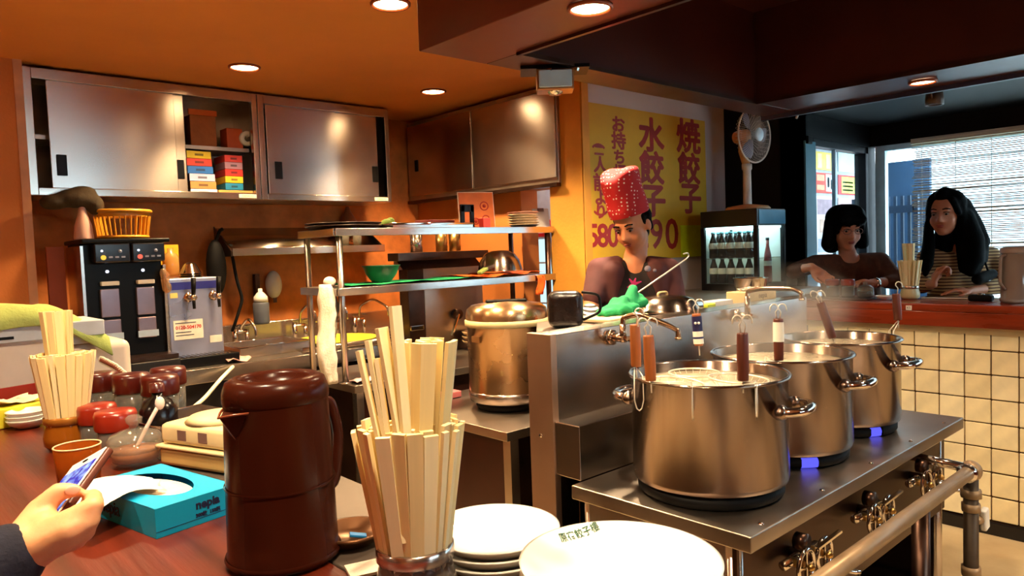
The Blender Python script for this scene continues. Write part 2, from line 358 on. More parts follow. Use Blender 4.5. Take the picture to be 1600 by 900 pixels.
# ---- bamboo blind
BAM = mat('bamboo_slats', (226, 206, 176), .7, var=.25, scale=10, stretch=(1, .3, 8))
bl = thing('bamboo_blind', 'pale bamboo slat blind hanging in the wide window', 'blind', (5.585, 0, 0))
s = MB(); z = 2.16; k = 0
while z > 1.28:
    k += 1; w = .0056 + random.random()*.002; off = random.uniform(-.006, .006)
    s.bar((random.uniform(-.002, .002), -.6, z+off), (random.uniform(-.002, .002), 1.90+random.uniform(-.01, .01), z+random.uniform(-.006, .006)), .003, w)
    z -= .0125 if k % 7 else .02
stuff(s.build('slats', BAM, bl))
for i in range(12): MB().box(-.004, -.002, 1.84-i*.21, 1.844-i*.21, 1.27, 2.17).build('cord', WHITEC, bl)
MB().box(-.012, .012, -.62, 1.91, 2.15, 2.185).build('head_rail', BAM, bl)
# ---- hood (dropped soffit with a dark recess) over the stove
hd = thing('trim_2', 'dark brown dropped hood over the stove', 'hood', (0, 0, 0)); hd['kind'] = 'structure'; del hd['category']
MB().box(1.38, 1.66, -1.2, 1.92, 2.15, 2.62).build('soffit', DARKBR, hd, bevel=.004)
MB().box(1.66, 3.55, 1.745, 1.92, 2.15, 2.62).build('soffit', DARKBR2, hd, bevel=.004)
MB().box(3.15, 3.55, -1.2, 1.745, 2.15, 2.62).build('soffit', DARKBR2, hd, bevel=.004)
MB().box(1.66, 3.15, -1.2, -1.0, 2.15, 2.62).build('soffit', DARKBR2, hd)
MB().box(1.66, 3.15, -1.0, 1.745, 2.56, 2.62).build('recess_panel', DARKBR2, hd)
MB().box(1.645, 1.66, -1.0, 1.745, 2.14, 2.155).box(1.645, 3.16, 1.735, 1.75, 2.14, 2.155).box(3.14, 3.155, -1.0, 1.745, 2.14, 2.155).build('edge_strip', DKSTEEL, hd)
MB().box(3.535, 3.56, -1.2, 1.93, 2.13, 2.16).build('edge_strip', mat('blue_grey_strip', (40, 40, 62), .4), hd)
# ---- counter wall with tiles (looks at the kitchen)
GROUT = mat('dark_grout', (70, 46, 26), .9, var=.3, scale=20)
TILES = [mat('cream_tile_%d' % i, c_, .4, var=.12, scale=9, rvar=.12, bump=.25, bscale=25) for i, c_ in enumerate(((234, 218, 174), (228, 210, 164), (238, 224, 184)))]
cw = struct(MB().box(4.158, 4.3, -1.4, 2.03, 0, 1.04).build('wall_counter', GROUT))
tm = []
for i in range(5):
    h = .0582 + random.uniform(-.0012, .0008); w = .0562 + random.uniform(-.001, .0008)
    b = MB(); b.box(-.012, .012, -w, w, -h, h); o = b.build('tile', TILES[i % 3], cw, bevel=.004); tm.append(o)
cnt = 0
for r in range(8):
    for q in range(13):
        y = 1.178 - .0605 + .1225*(q-7) + .1225/2*1.0; zz = .069 + .1225*r + .0605
        y = 1.178 + .1165*(q-6) + .058
        if cnt < 5: o = tm[cnt]
        else:
            o = tm[random.randrange(5)].copy(); COL.objects.link(o)
        o.location = (4.160 + random.uniform(-.002, .002), y, zz); o.scale = (1, .99, 1); o.rotation_euler = (random.choice((0, PI)), 0, 0); cnt += 1
MB().box(4.14, 4.16, -1.4, 2.03, 1.005, 1.04).build('top_rail', CREAM, cw)
struct(MB().box(4.135, 4.16, -1.4, 2.03, 0, .06).build('baseboard_counter', mat('black_skirting', (20, 14, 12), .5)))
WOODR = mat('red_counter_wood', (126, 44, 18), .28, var=.35, scale=5, rvar=.08, stretch=(5, .45, 5), bump=.1, bscale=12, coat=.3)
dc = thing('dining_counter', 'red brown wooden counter in front of the two diners', 'counter', (0, 0, 0))
MB().box(4.10, 4.60, -1.4, 2.03, 1.115, 1.155).build('top', WOODR, dc, bevel=.006)
MB().box(4.10, 4.14, -1.4, 2.03, 1.04, 1.115).build('fascia', WOODR, dc, bevel=.003)
st = MB(); pp = P(1420, 481, x=4.098); st.box(4.0965, 4.10, pp.y-.014, pp.y+.014, pp.z-.012, pp.z+.012); st.build('sticker', WHITEP, dc)
text('K5', .016, INK, dc, Matrix.Translation((4.096, pp.y, pp.z)) @ FMX)
# ---- near counter (camera side)
WOODN = mat('near_counter_wood', (86, 28, 10), .36, var=.5, scale=4, rvar=.1, stretch=(7, .5, 5), bump=.25, bscale=14, coat=.08)
nc = thing('near_counter', 'worn red brown wooden counter in the foreground', 'counter', (0, 0, 0))
MB().box(-.6, .455, -1.6, 2.78, 1.05, 1.10).build('top', WOODN, nc, bevel=.005)
MB().box(.40, .44, -1.6, 2.75, 0, 1.05).build('front_board', DARKBR, nc)
# stainless serving shelf along its inner edge
sh = thing('serving_shelf', 'grey stainless shelf along the inner edge of the foreground counter', 'shelf', (0, 0, 0))
MB().box(.457, .66, -1.2, 2.78, 1.05, 1.098).build('top', mat('dull_shelf', (104, 92, 82), .5, .55, var=.15, scale=8), sh, bevel=.003)
MB().box(.60, .64, -1.2, 2.75, 0, 1.045).build('apron', DKSTEEL, sh)
# ---- downlights
def downlight(x, y, z, label, watts, col, r=.062, spot=True, size=2.2, blend=.6):
    t = thing('downlight', label, 'ceiling light', (x, y, z), group='recessed ceiling downlights')
    MB().lathe([(r*1.0, -.001), (r*1.22, -.001), (r*1.22, -.008), (r*1.12, -.012), (r, -.006), (r, -.001)], 28).build('trim_ring', mat('ring', (150, 70, 34), .4), t)
    MB().lathe([(0, -.005), (r, -.004), (r, -.001)], 28).build('lens', glow('lamp_glow', col, 18), t)
    if watts:
        l = bpy.data.lights.new('downlight_lamp', 'SPOT'); l.energy = watts; l.color = lin(col); l.spot_size = size; l.spot_blend = blend; l.shadow_soft_size = .05
        o = bpy.data.objects.new('downlight_lamp', l); COL.objects.link(o); o.parent = t; o.location = (0, 0, -.03)
    return t
WARM = (255, 216, 160); WARM2 = (255, 226, 184)
downlight(1.486, 3.518, 2.45, 'round downlight in the orange ceiling in front of the left wall cabinet', 70, WARM)
downlight(2.575, 3.454, 2.45, 'round downlight in the orange ceiling nearest the side wall cabinet', 70, WARM)
downlight(1.561, 2.339, 2.45, 'round downlight in the orange ceiling beside the hood corner', 90, WARM)
downlight(1.502, 1.304, 2.15, 'round downlight in the hood underside above the first pot', 30, WARM2, .05)
downlight(3.35, 1.10, 2.15, 'dim downlight in the far hood edge near the diners', 9, (255, 200, 160), .045)
# lamps of the same kind above the customers' side (outside the picture)
downlight(.25, 1.15, 2.45, 'round downlight above the foreground counter, over the tissue box', 55, WARM2)
downlight(.35, .35, 2.45, 'round downlight above the foreground counter, over the plates', 45, WARM2)
downlight(.45, 2.6, 2.45, 'round downlight above the far end of the foreground counter', 26, WARM)
downlight(-1.2, 1.5, 2.45, 'round downlight behind the foreground seats, beside the left wall', 40, WARM2)
downlight(-1.2, -.6, 2.45, 'round downlight behind the foreground seats, over the aisle', 40, WARM2)
downlight(3.0, -1.45, 2.32, 'round downlight over the passage in front of the stove', 130, WARM2)
downlight(2.45, .25, 2.56, 'added downlight inside the hood recess, brightening the stove front', 50, WARM2)  # unseen lamp added to brighten the range front, pots, tiles and floor
downlight(2.42, 2.12, 2.45, 'round downlight behind the hood above the cook', 100, WARM2)
# ================================================================ STOVE LINE
sp = thing('splash_partition', 'tall stainless splash partition behind the three pots', 'partition', (0, 0, 0))
MB().box(1.53, 3.12, 1.50, 1.60, 0, 1.255).build('panel', STEELH, sp, bevel=.003)
MB().box(1.505, 1.53, 1.498, 1.60, 0, 1.257).build('end_plate', mat('rough_steel', (190, 160, 140), .45, 1, var=.1, scale=4, rvar=.05), sp, bevel=.002)
MB().box(1.51, 3.0, 1.40, 1.50, .84, 1.0).build('step', STEELH, sp, bevel=.004)
for zz in (.55, .95): MB().cyl((1.505, 1.55, zz), (1.501, 1.55, zz), .006, n=10).build('rivet', CHROME, sp)
stv = thing('gas_range', 'low stainless gas range carrying three stock pots', 'range', (0, 0, 0))
MB().box(1.47, 2.97, .845, 1.40, .80, .84).build('top', STEELW, stv, bevel=.004)
MB().box(1.50, 2.94, .90, .93, .50, .80).build('front_panel', DKSTEEL, stv, bevel=.003)
MB().box(1.50, 1.53, .93, 1.40, .12, .80).build('side_panel', STEEL, stv, bevel=.003)
MB().box(2.91, 2.94, .93, 1.40, .12, .80).build('side_panel', STEEL, stv, bevel=.003)
MB().box(1.50, 2.94, 1.37, 1.40, .12, .80).build('back_panel', DKSTEEL, stv)
for x in (1.52, 2.9):
    for y in (.92, 1.37): MB().cyl((x, y, 0), (x, y, .8), .022).build('leg', STEEL, stv)
MB().box(1.53, 2.91, .93, 1.37, .20, .23).build('under_shelf', DKSTEEL, stv)
for k in range(5): MB().lathe([(0, .004), (.005, .003), (.007, 0)], 10, c=(1.56+k*.32, .87, .84)).build('screw', CHROME, stv)
POTS = [(1.705, 1.10, .206), (2.15, 1.12, .206), (2.58, 1.12, .19)]
FLAME = glow('gas_flame', (84, 84, 240), .7)
# burners: parts of the range
for i, (x, y, r) in enumerate(POTS):
    wdir = P((0, 1246, 1341)[i], (0, 716, 670)[i], z=.85) if i else V((1.2, .6, 0)); wa = math.atan2(wdir.y-y, wdir.x-x)
    b = MB().lathe([(.150, .0), (r-.022, 0), (r-.012, .010), (r-.012, .030), (r-.030, .034), (.150, .030), (.150, .0)], 44, c=(x, y, .841), arc=(wa+(.13 if i else .0), wa+2*PI-(.13 if i else .0))).build('burner_ring', IRON, stv)
    for k in range(6):
        a = k*PI/3 + .3; MB().bar((x+.06*math.cos(a), y+.06*math.sin(a), .852), (x+.148*math.cos(a), y+.148*math.sin(a), .852), .014, .018).build('grate_bar', IRON, stv)
    MB().lathe([(0, .0), (.06, 0), (.065, .008), (.05, .014), (0, .014)], 24, c=(x, y, .84)).build('burner_head', IRON, stv)
    fl = MB()
    for k in range(22):
        fl.lathe([(.006, 0), (.008, .014), (.005, .024), (.0, .030)], 6, c=(x+(r-.030)*math.cos(wa+(k-10.5)*.014), y+(r-.030)*math.sin(wa+(k-10.5)*.014), .843))
    if i: stuff(fl.build('flames', FLAME, stv))
WATER = mat('boiling_water', (224, 210, 182), .08, var=.15, scale=20, bump=.9, bscale=26, spec=.8)
PLAB = ('largest looking stock pot, nearest the foreground, with four strainers in it', 'middle stock pot on the gas range with one labelled strainer', 'far stock pot beside the tiled counter wall')
for i, (x, y, r) in enumerate(POTS):
    h = .281; t = thing('stock_pot', PLAB[i], 'pot', (x, y, .8755), 0, 'stock pots on the gas range')
    pr = [(0, 0), (r-.012, 0), (r-.003, .006), (r, .018), (r, h-.006), (r+.007, h-.004), (r+.009, h), (r+.006, h+.004), (r, h+.004), (r-.004, h), (r-.004, .02), (0, .014)]
    MB().lathe(pr, 72).build('body', POTM, t)
    MB().lathe([(0, h-.026), (r-.004, h-.026), (r-.004, h-.05), (0, h-.05)], 48).build('water', WATER, t)
    for s_ in (-1, 1):
        # handles point along the aisle side (-y, +x) and opposite
        a0 = math.atan2(y, x) - PI/2 - .36 + (0 if s_ > 0 else PI)
        e = V((math.cos(a0), math.sin(a0), 0)); n = V((-e.y, e.x, 0)); zz = h-.075
        pts = [e*(r-.004) + n*.066 + V((0, 0, zz)), e*(r+.026) + n*.064 + V((0, 0, zz+.002)), e*(r+.052) + n*.048 + V((0, 0, zz+.004)), e*(r+.060) + V((0, 0, zz+.005)),
               e*(r+.052) - n*.048 + V((0, 0, zz+.004)), e*(r+.026) - n*.064 + V((0, 0, zz+.002)), e*(r-.004) - n*.066 + V((0, 0, zz))]
        sm = []
        for k in range(len(pts)-1):
            for q in range(4): sm.append(pts[k].lerp(pts[k+1], q/4))
        sm.append(pts[-1])
        for _ in range(2): sm = [sm[0]] + [(sm[k-1]+sm[k]*2+sm[k+1])/4 for k in range(1, len(sm)-1)] + [sm[-1]]
        hh = MB().tube(sm, .0125, 12).build('handle', CHROME, t)
        for q in (-1, 1):
            MB().ell(e*(r+.002) + n*q*.062 + V((0, 0, zz)), (.022, .022, .02), n=12, m=8).build('bracket', POTM, hh)
# ---- noodle strainers
WIRE = mat('steel_wire', (226, 216, 198), .3, .45, var=.05)
LBLUE = mat('navy_label', (24, 22, 70), .5); LWHITE = mat('white_label', (232, 228, 214), .6)
def strainer(base, top, label, wood, lab=None, basket=True, clip=None, rb=.055, hook=1):
    base, top = V(base), V(top); t = thing('strainer', label, 'strainer', base, 0, 'long handled strainers in the stock pots')
    d = (top-base); L = d.length; d.normalize(); q = V((0, 0, 1)).rotation_difference(d).to_matrix().to_4x4()
    MB().lathe([(0, 0), (.0125, .0), (.0135, .004), (.0145, L*.5), (.0135, L-.004), (.0125, L), (0, L)], 16, M=q).build('handle', wood, t)
    side = ray(800, 450).cross(V((0, 0, 1))).normalized()
    # twisted double hook on top
    k = MB(); pts = [d*(L-.004), d*(L+.022)]
    for s_ in ((-1, 1) if hook > 1 else (1,)):
        pp = [d*(L-.004) + side*.004*s_, d*(L+.02) + side*.008*s_]
        for j in range(7):
            a = PI*j/6; pp.append(d*(L+.03 + .013*math.sin(a)) + side*s_*(.012 - .012*math.cos(a)+ .0))
        pp.append(d*(L+.022) + side*s_*.024)
        k.tube(pp, .0019, 6)
    k.build('hook', WIRE, t)
    if lab:
        l1 = MB().lathe([(.0152, L*.45), (.0152, L*.92)], 16, M=q).build('label_band', LBLUE if lab == 'navy' else LWHITE, t)
        if lab == 'navy':
            MB().lathe([(.0154, L*.06), (.0154, L*.45)], 16, M=q).build('label_band', LWHITE, t)
            MB().lathe([(.0157, L*.22), (.0157, L*.28)], 16, M=q).build('label_stripe', LBLUE, t)
            for s_ in (-1, 1): MB().ell(d*(L*.70) + side*s_*.005 - ray(1090, 510).normalized()*.0155, .004, n=10, m=6).build('label_print', LWHITE, t)
    w = MB(); w.tube([V((0, 0, 0)), -d*.03], .002, 6)
    if clip is not None:      # wire clip hanging over the rim, outside the pot
        c = V(clip) - base; s2 = V((-c.y, c.x, 0)).normalized()*.011
        w.tube([-d*.005 + s2*.4, c + s2 + V((0, 0, .012)), c + s2*1.1 - V((0, 0, .05)), c + s2*.6 - V((0, 0, .072)), c - V((0, 0, .078)), c - s2*.6 - V((0, 0, .072)), c - s2*1.1 - V((0, 0, .05)), c - s2 + V((0, 0, .012)), -d*.005 - s2*.4], .0017, 6)
    w.build('shank', WIRE, t)
    return t
def basket_ring(t, c, r, tilt=(0, 0, 0)):
    c = V(c) - t.location; M_ = Matrix.Translation(c) @ Euler(tilt).to_matrix().to_4x4()
    b = MB(); b.tube([M_ @ V((r*math.cos(a), r*math.sin(a), 0)) for a in [2*PI*k/32 for k in range(32)]], .0028, 8, closed=True); b.build('rim', WIRE, t)
    m = MB()
    for k in range(10):
        a = PI*k/10; m.tube([M_ @ V((r*math.cos(a)*q, r*math.sin(a)*q, -.05*(1-q*q))) for q in (-1, -.6, -.2, .2, .6, 1)], .0008, 4)
    for q in (.35, .7): m.tube([M_ @ V((r*q*math.cos(a), r*q*math.sin(a), -.05*(1-q*q))) for a in [2*PI*k/24 for k in range(24)]], .0008, 4, closed=True)
    stuff(m.build('wire_mesh', WIRE, t))
ZR = 1.157
def rimpt(i, deg, dr=0): x, y, r = POTS[i]; a = math.radians(deg); return V((x + (r+dr)*math.cos(a), y + (r+dr)*math.sin(a), ZR))
def handle_at(px, py0, py1, ref, lean=0):       # handle standing over the rim point ref: heights from the picture
    dep = (CR.transposed() @ (ref - CAMP)).z * -1
    return D(px[0], py1, dep), D(px[1], py0, dep)
a, b_ = handle_at((1017, 1013), 524, 595, rimpt(0, 200)); s1 = strainer(a, b_, 'strainer with orange brown wooden handle clipped at the front left rim of the nearest pot', WOODH, clip=rimpt(0, 203, .013), hook=2)
basket_ring(s1, (1.60, 1.13, 1.140), .075, (.1, 0, 0))
a, b_ = handle_at((994, 992), 507, 573, rimpt(0, 150)); s2 = strainer(a, b_, 'strainer with orange brown handle at the back left of the nearest pot', WOODH, clip=rimpt(0, 160, .012))
a, b_ = handle_at((1161, 1160), 520, 595, rimpt(0, 232)); s3 = strainer(a, b_, 'strainer with dark wooden handle clipped at the front right rim of the nearest pot', WOODD, clip=rimpt(0, 244, .013), hook=2)
basket_ring(s3, (1.735, 1.025, 1.145), .078, (.05, .05, 0))
a, b_ = handle_at((1092, 1088), 490, 540, V((1.80, 1.28, 1.16))); s4 = strainer(a, b_, 'strainer with navy and white label band, at the back of the nearest pot', WOODH, lab='navy', hook=2)
basket_ring(s4, (1.76, 1.18, 1.142), .07)
a, b_ = handle_at((1217, 1216), 498, 563, V((1.93, 1.08, 1.16))); s5 = strainer(a, b_, 'strainer with torn white label, between the nearest and middle pots', WOODD, lab='white', clip=rimpt(1, 195, -.01), hook=2)
a, b_ = handle_at((1301, 1282), 473, 528, V((2.38, 1.16, 1.16))); s6 = strainer(a, b_, 'tilted strainer with dark handle leaning in the far pot', WOODD, hook=2)
basket_ring(s6, (2.45, 1.16, 1.142), .07)
a, b_ = handle_at((1403, 1400), 459, 500, rimpt(2, -30)); s7 = strainer(a, b_, 'strainer with short dark handle at the right rim of the far pot', WOODD, clip=rimpt(2, -32, .012))
# ---- swivel taps
TAPM = mat('tarnished_tap', (190, 160, 134), .2, 1, var=.15, scale=20)
def smooth(pts, n=5, it=2):
    pts = [V(p) for p in pts]; o = []
    for k in range(len(pts)-1): o += [pts[k].lerp(pts[k+1], q/n) for q in range(n)]
    o.append(pts[-1])
    for _ in range(it): o = [o[0]] + [(o[k-1]+o[k]*2+o[k+1])/4 for k in range(1, len(o)-1)] + [o[-1]]
    return o
def tap(c, tip, label, up):
    c = V(c); tip = V(tip) - c; t = thing('wall_tap', label, 'tap', c, 0, 'swivel taps over the pots')
    MB().cyl((0, 0, 0), (0, -.012, 0), .024).build('flange', TAPM, t); MB().cyl((0, -.01, 0), (0, -.055, 0), .013).build('body', TAPM, t)
    MB().cyl((0, -.05, -.012), (0, -.05, up), .012, .010).build('riser', TAPM, t)
    kn = MB().cyl((0, -.055, 0), (.0, -.075, 0), .008)
    kn.bar((-.022, -.075, .006), (.022, -.075, -.006), .012, .010).build('lever', TAPM, t)
    MB().tube(smooth([(0, -.05, up-.004), (0.004, -.05, up+.02), (tip.x*.3, -.05+(tip.y+.05)*.3, up+.032), (tip.x*.85, -.05+(tip.y+.05)*.85, tip.z+.035), (tip.x, tip.y, tip.z+.02), (tip.x, tip.y, tip.z)], 5), .0085, 12).build('spout', TAPM, t)
    MB().cyl(tip, tip-V((0, 0, .007)), .011).build('nozzle', TAPM, t)
tap((1.777, 1.498, 1.221), (1.86, 1.30, 1.225), 'swivel tap on the splash partition over the nearest pot', .045)
tap((2.527, 1.498, 1.225), (2.50, 1.22, 1.30), 'high swivel tap on the splash partition over the far pot', .075)
# ---- gas valves below the range and the pipe rail
def valve(x, label):
    t = thing('gas_valve', label, 'valve', (x, .899, .70), 0, 'gas valves under the range')
    MB().cyl((0, 0, 0), (0, -.06, 0), .016).build('body', DKSTEEL, t)
    for dx in (-.05, .05):
        MB().cyl((dx, -.02, .0), (dx, -.065, 0), .012).build('stem', BRASS, t)
        MB().tube([(dx + .040*math.cos(a), -.065, .040*math.sin(a)) for a in [2*PI*k/20 for k in range(20)]], .006, 8, closed=True).build('wheel', CHROME, t)
        MB().bar((dx-.040, -.065, 0), (dx+.040, -.065, 0), .006, .006).bar((dx, -.065, -.040), (dx, -.065, .040), .006, .006).build('spoke', CHROME, t)
        MB().ell((dx, -.078, 0), .010, n=10, m=6).build('cap', BRASS, t)
    MB().cyl((-.09, -.025, 0), (.09, -.025, 0), .012).build('cross_pipe', CHROME, t)
    MB().bar((.0, -.07, .03), (.10, -.085, .05), .012, .006).build('lever', CHROME, t)
    MB().tube(smooth([(.08, -.025, 0), (.1, -.05, -.02), (.07, -.09, -.04), (.11, -.13, -.05)], 4), .007, 8).build('gas_tube', CHROME, t)
    MB().cyl((-.03, -.03, .05), (-.03, -.06, .05), .022).build('dial', DKSTEEL, t)
valve(1.76, 'gas valve with hand wheels below the nearest pot'); valve(2.18, 'gas valve with hand wheels below the middle pot'); valve(2.60, 'gas valve with hand wheels below the far pot')
pr_ = thing('gas_pipe_rail', 'painted gas pipe running along the front of the range', 'pipe', (0, 0, 0))
ra = P(1310, 890, y=.72); rb = P(1515, 735, y=.72)
zr = (ra.z + rb.z)/2; xr = rb.x
MB().cyl((1.1, .72, zr), (xr, .72, zr), .021).build('rail', PIPEM, pr_)
MB().ell((xr+.012, .72, zr), .033, n=16, m=10).build('elbow', PIPEM, pr_)
MB().cyl((xr-.03, .72, zr), (xr-.012, .72, zr), .029).build('collar', CHROME, pr_)
MB().cyl((xr+.012, .72, zr), (xr+.012, .72, 0), .0215).build('down_pipe', mat('dark_pipe', (74, 60, 46), .5, .4, var=.3, scale=20), pr_)
for z0, z1, r_ in ((zr-.085, zr-.06, .031), (zr-.13, zr-.105, .028), (zr-.34, zr-.31, .029), (0, .02, .04)): MB().cyl((xr+.012, .72, z0), (xr+.012, .72, z1), r_, n=8).build('collar', PIPEM, pr_)
lv = MB().cyl((xr+.03, .72, zr-.17), (xr+.075, .705, zr-.17), .014); lv.build('valve_stem', PIPEM, pr_)
MB().bar((xr+.075, .70, zr-.135), (xr+.085, .70, zr-.205), .02, .04).build('valve_lever', WHITEP, pr_, bevel=.006)
MB().cyl((xr, .72, zr+.01), (xr, .92, zr+.02), .015).build('branch_pipe', CHROME, pr_)
p2 = thing('pipe_stand', 'dark vertical pipe with a lower cross bar under the range front', 'pipe', (0, 0, 0))
xs = 2.20; MB().cyl((xs, .735, 0), (xs, .735, zr-.02), .024).build('post', DKSTEEL, p2)
MB().cyl((xs-.6, .735, .36), (xs, .735, .36), .014).build('cross_bar', STEEL, p2); MB().cyl((xs, .735, .2), (xs, .735, .24), .028).build('collar', DKSTEEL, p2)
bk = tag(MB().lathe([(0, 0), (.1, 0), (.12, .3), (.125, .3), (.125, .305), (.112, .305), (.095, .01), (0, .01)], 28).build('black_bucket', RUBBER), 'black bucket on the floor below the pipe rail', 'bucket'); bk.location = (2.2, .50, .001)
# ---- steam over the pots
sm_, t, b = base('steam'); t.nodes.remove(b); o = t.nodes['Material Output']
vp = nn(t, 'ShaderNodeVolumePrincipled'); tc = nn(t, 'ShaderNodeTexCoord'); nz = nn(t, 'ShaderNodeTexNoise'); nz.inputs['Scale'].default_value = 5; nz.inputs['Detail'].default_value = 3
vp.inputs['Color'].default_value = (1, .95, .9, 1); t.links.new(tc.outputs['Object'], nz.inputs['Vector'])
ln = nn(t, 'ShaderNodeVectorMath', operation='LENGTH')
mpv = nn(t, 'ShaderNodeMapping'); mpv.inputs['Scale'].default_value = (1/.48, 1/.20, 1/.19); t.links.new(tc.outputs['Object'], mpv.inputs[0]); t.links.new(mpv.outputs[0], ln.inputs[0])
fa = nn(t, 'ShaderNodeMapRange'); fa.inputs[1].default_value = 1; fa.inputs[2].default_value = .2; t.links.new(ln.outputs['Value'], fa.inputs[0])
r2 = nn(t, 'ShaderNodeMapRange'); r2.inputs[1].default_value = .42; r2.inputs[2].default_value = .72; r2.inputs[4].default_value = 3.2; t.links.new(nz.outputs[0], r2.inputs[0])
mu = nn(t, 'ShaderNodeMath', operation='MULTIPLY'); t.links.new(fa.outputs[0], mu.inputs[0]); t.links.new(r2.outputs[0], mu.inputs[1]); t.links.new(mu.outputs[0], vp.inputs['Density'])
t.links.new(vp.outputs[0], o.inputs['Volume'])
stm = stuff(tag(MB().ell((0, 0, 0), (.50, .21, .2), n=24, m=14).build('steam', sm_), 'thin white steam rising from the middle and far pots', 'steam')); stm.location = (2.34, 1.20, 1.25)
# ================================================================ WALL CABINETS
def doorpanel(par, x0, x1, y, z0, z1, hx, hz, m=None):
    d = MB().box(x0, x1, y, y+.012, z0, z1).build('sliding_door', m or STEEL, par, bevel=.003)
    MB().box(hx-.022, hx+.022, y-.004, y+.002, hz-.05, hz+.05).build('finger_pull', BLACK, d, bevel=.008, seg=3)
    return d
YC = 4.0; Z0, Z1 = 1.845, 2.435
def X(px, py, y=YC): return P(px, py, y=y).x
def Zp(px, py, y=YC): return P(px, py, y=y).z
xl0 = .64; xl1 = X(404, 230); xr1 = X(608, 230)
TAN_ = mat('plate_badge', (206, 200, 176), .4)
def cabinet(x0, x1, label):
    t = thing('wall_cabinet', label, 'cabinet', (0, 0, 0))
    MB().box(x0, x1, 4.30, 4.345, Z0, Z1).box(x0, x0+.015, YC, 4.30, Z0, Z1).box(x1-.015, x1, YC, 4.30, Z0, Z1).box(x0+.015, x1-.015, YC+.03, 4.30, Z1-.015, Z1).box(x0+.015, x1-.015, YC+.03, 4.30, Z0, Z0+.015).build('carcass', STEELW, t)
    MB().box(x0, x0+.035, YC-.005, YC+.03, Z0, Z1).box(x1-.03, x1, YC-.005, YC+.03, Z0, Z1).box(x0+.035, x1-.03, YC-.005, YC+.03, Z1-.05, Z1).box(x0+.035, x1-.03, YC-.005, YC+.03, Z0, Z0+.035).build('frame', STEELH, t, bevel=.002)
    MB().box(x1-.13, x1-.03, YC-.009, YC-.005, Z0+.006, Z0+.028).build('badge', TAN_, t, bevel=.003)
    text('TANICO', .017, mat('badge_ink', (110, 100, 80), .5), t, Matrix.Translation((x1-.08, YC-.0095, Z0+.017)) @ FX)
    return t
t = cabinet(xl0, xl1, 'left stainless wall cabinet with one door slid open showing coloured boxes')
doorpanel(t, X(78, 230), X(276, 230), YC+.004, Z0+.035, Z1-.05, X(97, 258), Zp(97, 258))
doorpanel(t, X(255, 230), X(292, 230), YC+.018, Z0+.035, Z1-.05, X(283, 264), Zp(283, 264))
sx0, sx1 = X(292, 230), xl1-.03
MB().box(xl0+.015, xl1-.03, YC+.06, 4.30, 2.115, 2.135).build('shelf', STEELW, t)
t = cabinet(xl1+.004, xr1, 'right stainless wall cabinet with both sliding doors closed')
doorpanel(t, X(418, 235), X(527, 235), YC+.004, Z0+.035, Z1-.05, X(436, 266), Zp(436, 266))
doorpanel(t, X(520, 235), X(592, 235), YC+.018, Z0+.035, Z1-.05, X(589, 272), Zp(589, 272))
# boxes in the open cabinet
def carton(x0, x1, z0, z1, col, label, d=.16, y=4.075, grp='coloured boxes in the wall cabinet'):
    t = thing('tissue_carton', label, 'box', ((x0+x1)/2, y+d/2, z0), random.uniform(-.04, .04), grp); w = (x1-x0)/2; h = z1-z0-.0015
    MB().box(-w, w, -d/2, d/2, 0, h).build('carton_body', mat('carton', col, .5, var=.06), t, bevel=.002)
    MB().box(-w*.35, w*.35, -d/2-.0008, -d/2, h*.35, h*.65).build('print', mat('carton_print', tuple(int(x*.55) for x in col), .5), t)
bx0 = X(292, 260, 4.09)
cols = [((206, 190, 206), 'pale', 'bottom'), ((176, 122, 66), 'tan', 'second'), ((176, 172, 206), 'lavender', 'third'), ((24, 96, 176), 'blue', 'fourth'), ((206, 58, 44), 'red', 'fifth'), ((222, 190, 36), 'yellow', 'topmost')]
for i, (c_, n_, p_) in enumerate(cols):
    z = Z0+.018+i*.041; carton(bx0-.005+.008*(5-i)/5*2, bx0+.125+.012*(5-i)/2.2, z, z+.041, c_, '%s box, %s from below in the left stack of the open cabinet' % (n_, p_))
bx1 = X(350, 260, 4.09)
cols = [((186, 140, 76), 'tan', 'bottom'), ((22, 112, 150), 'teal', 'second'), ((216, 172, 34), 'yellow', 'third'), ((196, 48, 44), 'red', 'fourth'), ((160, 120, 140), 'mauve', 'fifth'), ((206, 62, 56), 'red', 'topmost')]
for i, (c_, n_, p_) in enumerate(cols):
    z = Z0+.018+i*.039; carton(bx1-(.045 if i == 0 else .0), bx1+(.10 if i else .16), z, z+.039, c_, '%s box, %s from below in the right stack of the open cabinet' % (n_, p_))
cb = thing('paper_bag', 'brown paper bag on the upper shelf of the open cabinet', 'bag', (X(315, 190, 4.12), 4.16, 2.136))
MB().prism([(-.07, -.06), (.07, -.06), (.075, .06), (-.075, .06)], 0, .17).build('bag_body', mat('brown_paper', (150, 84, 40), .8, var=.2, bump=.5, bscale=30), cb, bevel=.004)
MB().box(-.075, .075, -.066, -.05, .17, .20).build('folded_top', mat('orange_paper', (196, 92, 36), .8), cb)
tp = thing('tape_box', 'orange box with a roll of tape on the cabinet shelf', 'box', (X(368, 200, 4.12), 4.15, 2.136))
MB().box(-.06, .03, -.05, .05, 0, .115).build('box_body', mat('orange_card', (190, 84, 40), .6), tp, bevel=.003)
MB().lathe([(.018, -.02), (.042, -.02), (.042, .02), (.018, .02), (.018, -.02)], 24, M=rotM(PI/2, 0, 0, (.05, -.05, .06))).build('tape_roll', WHITEP, tp)
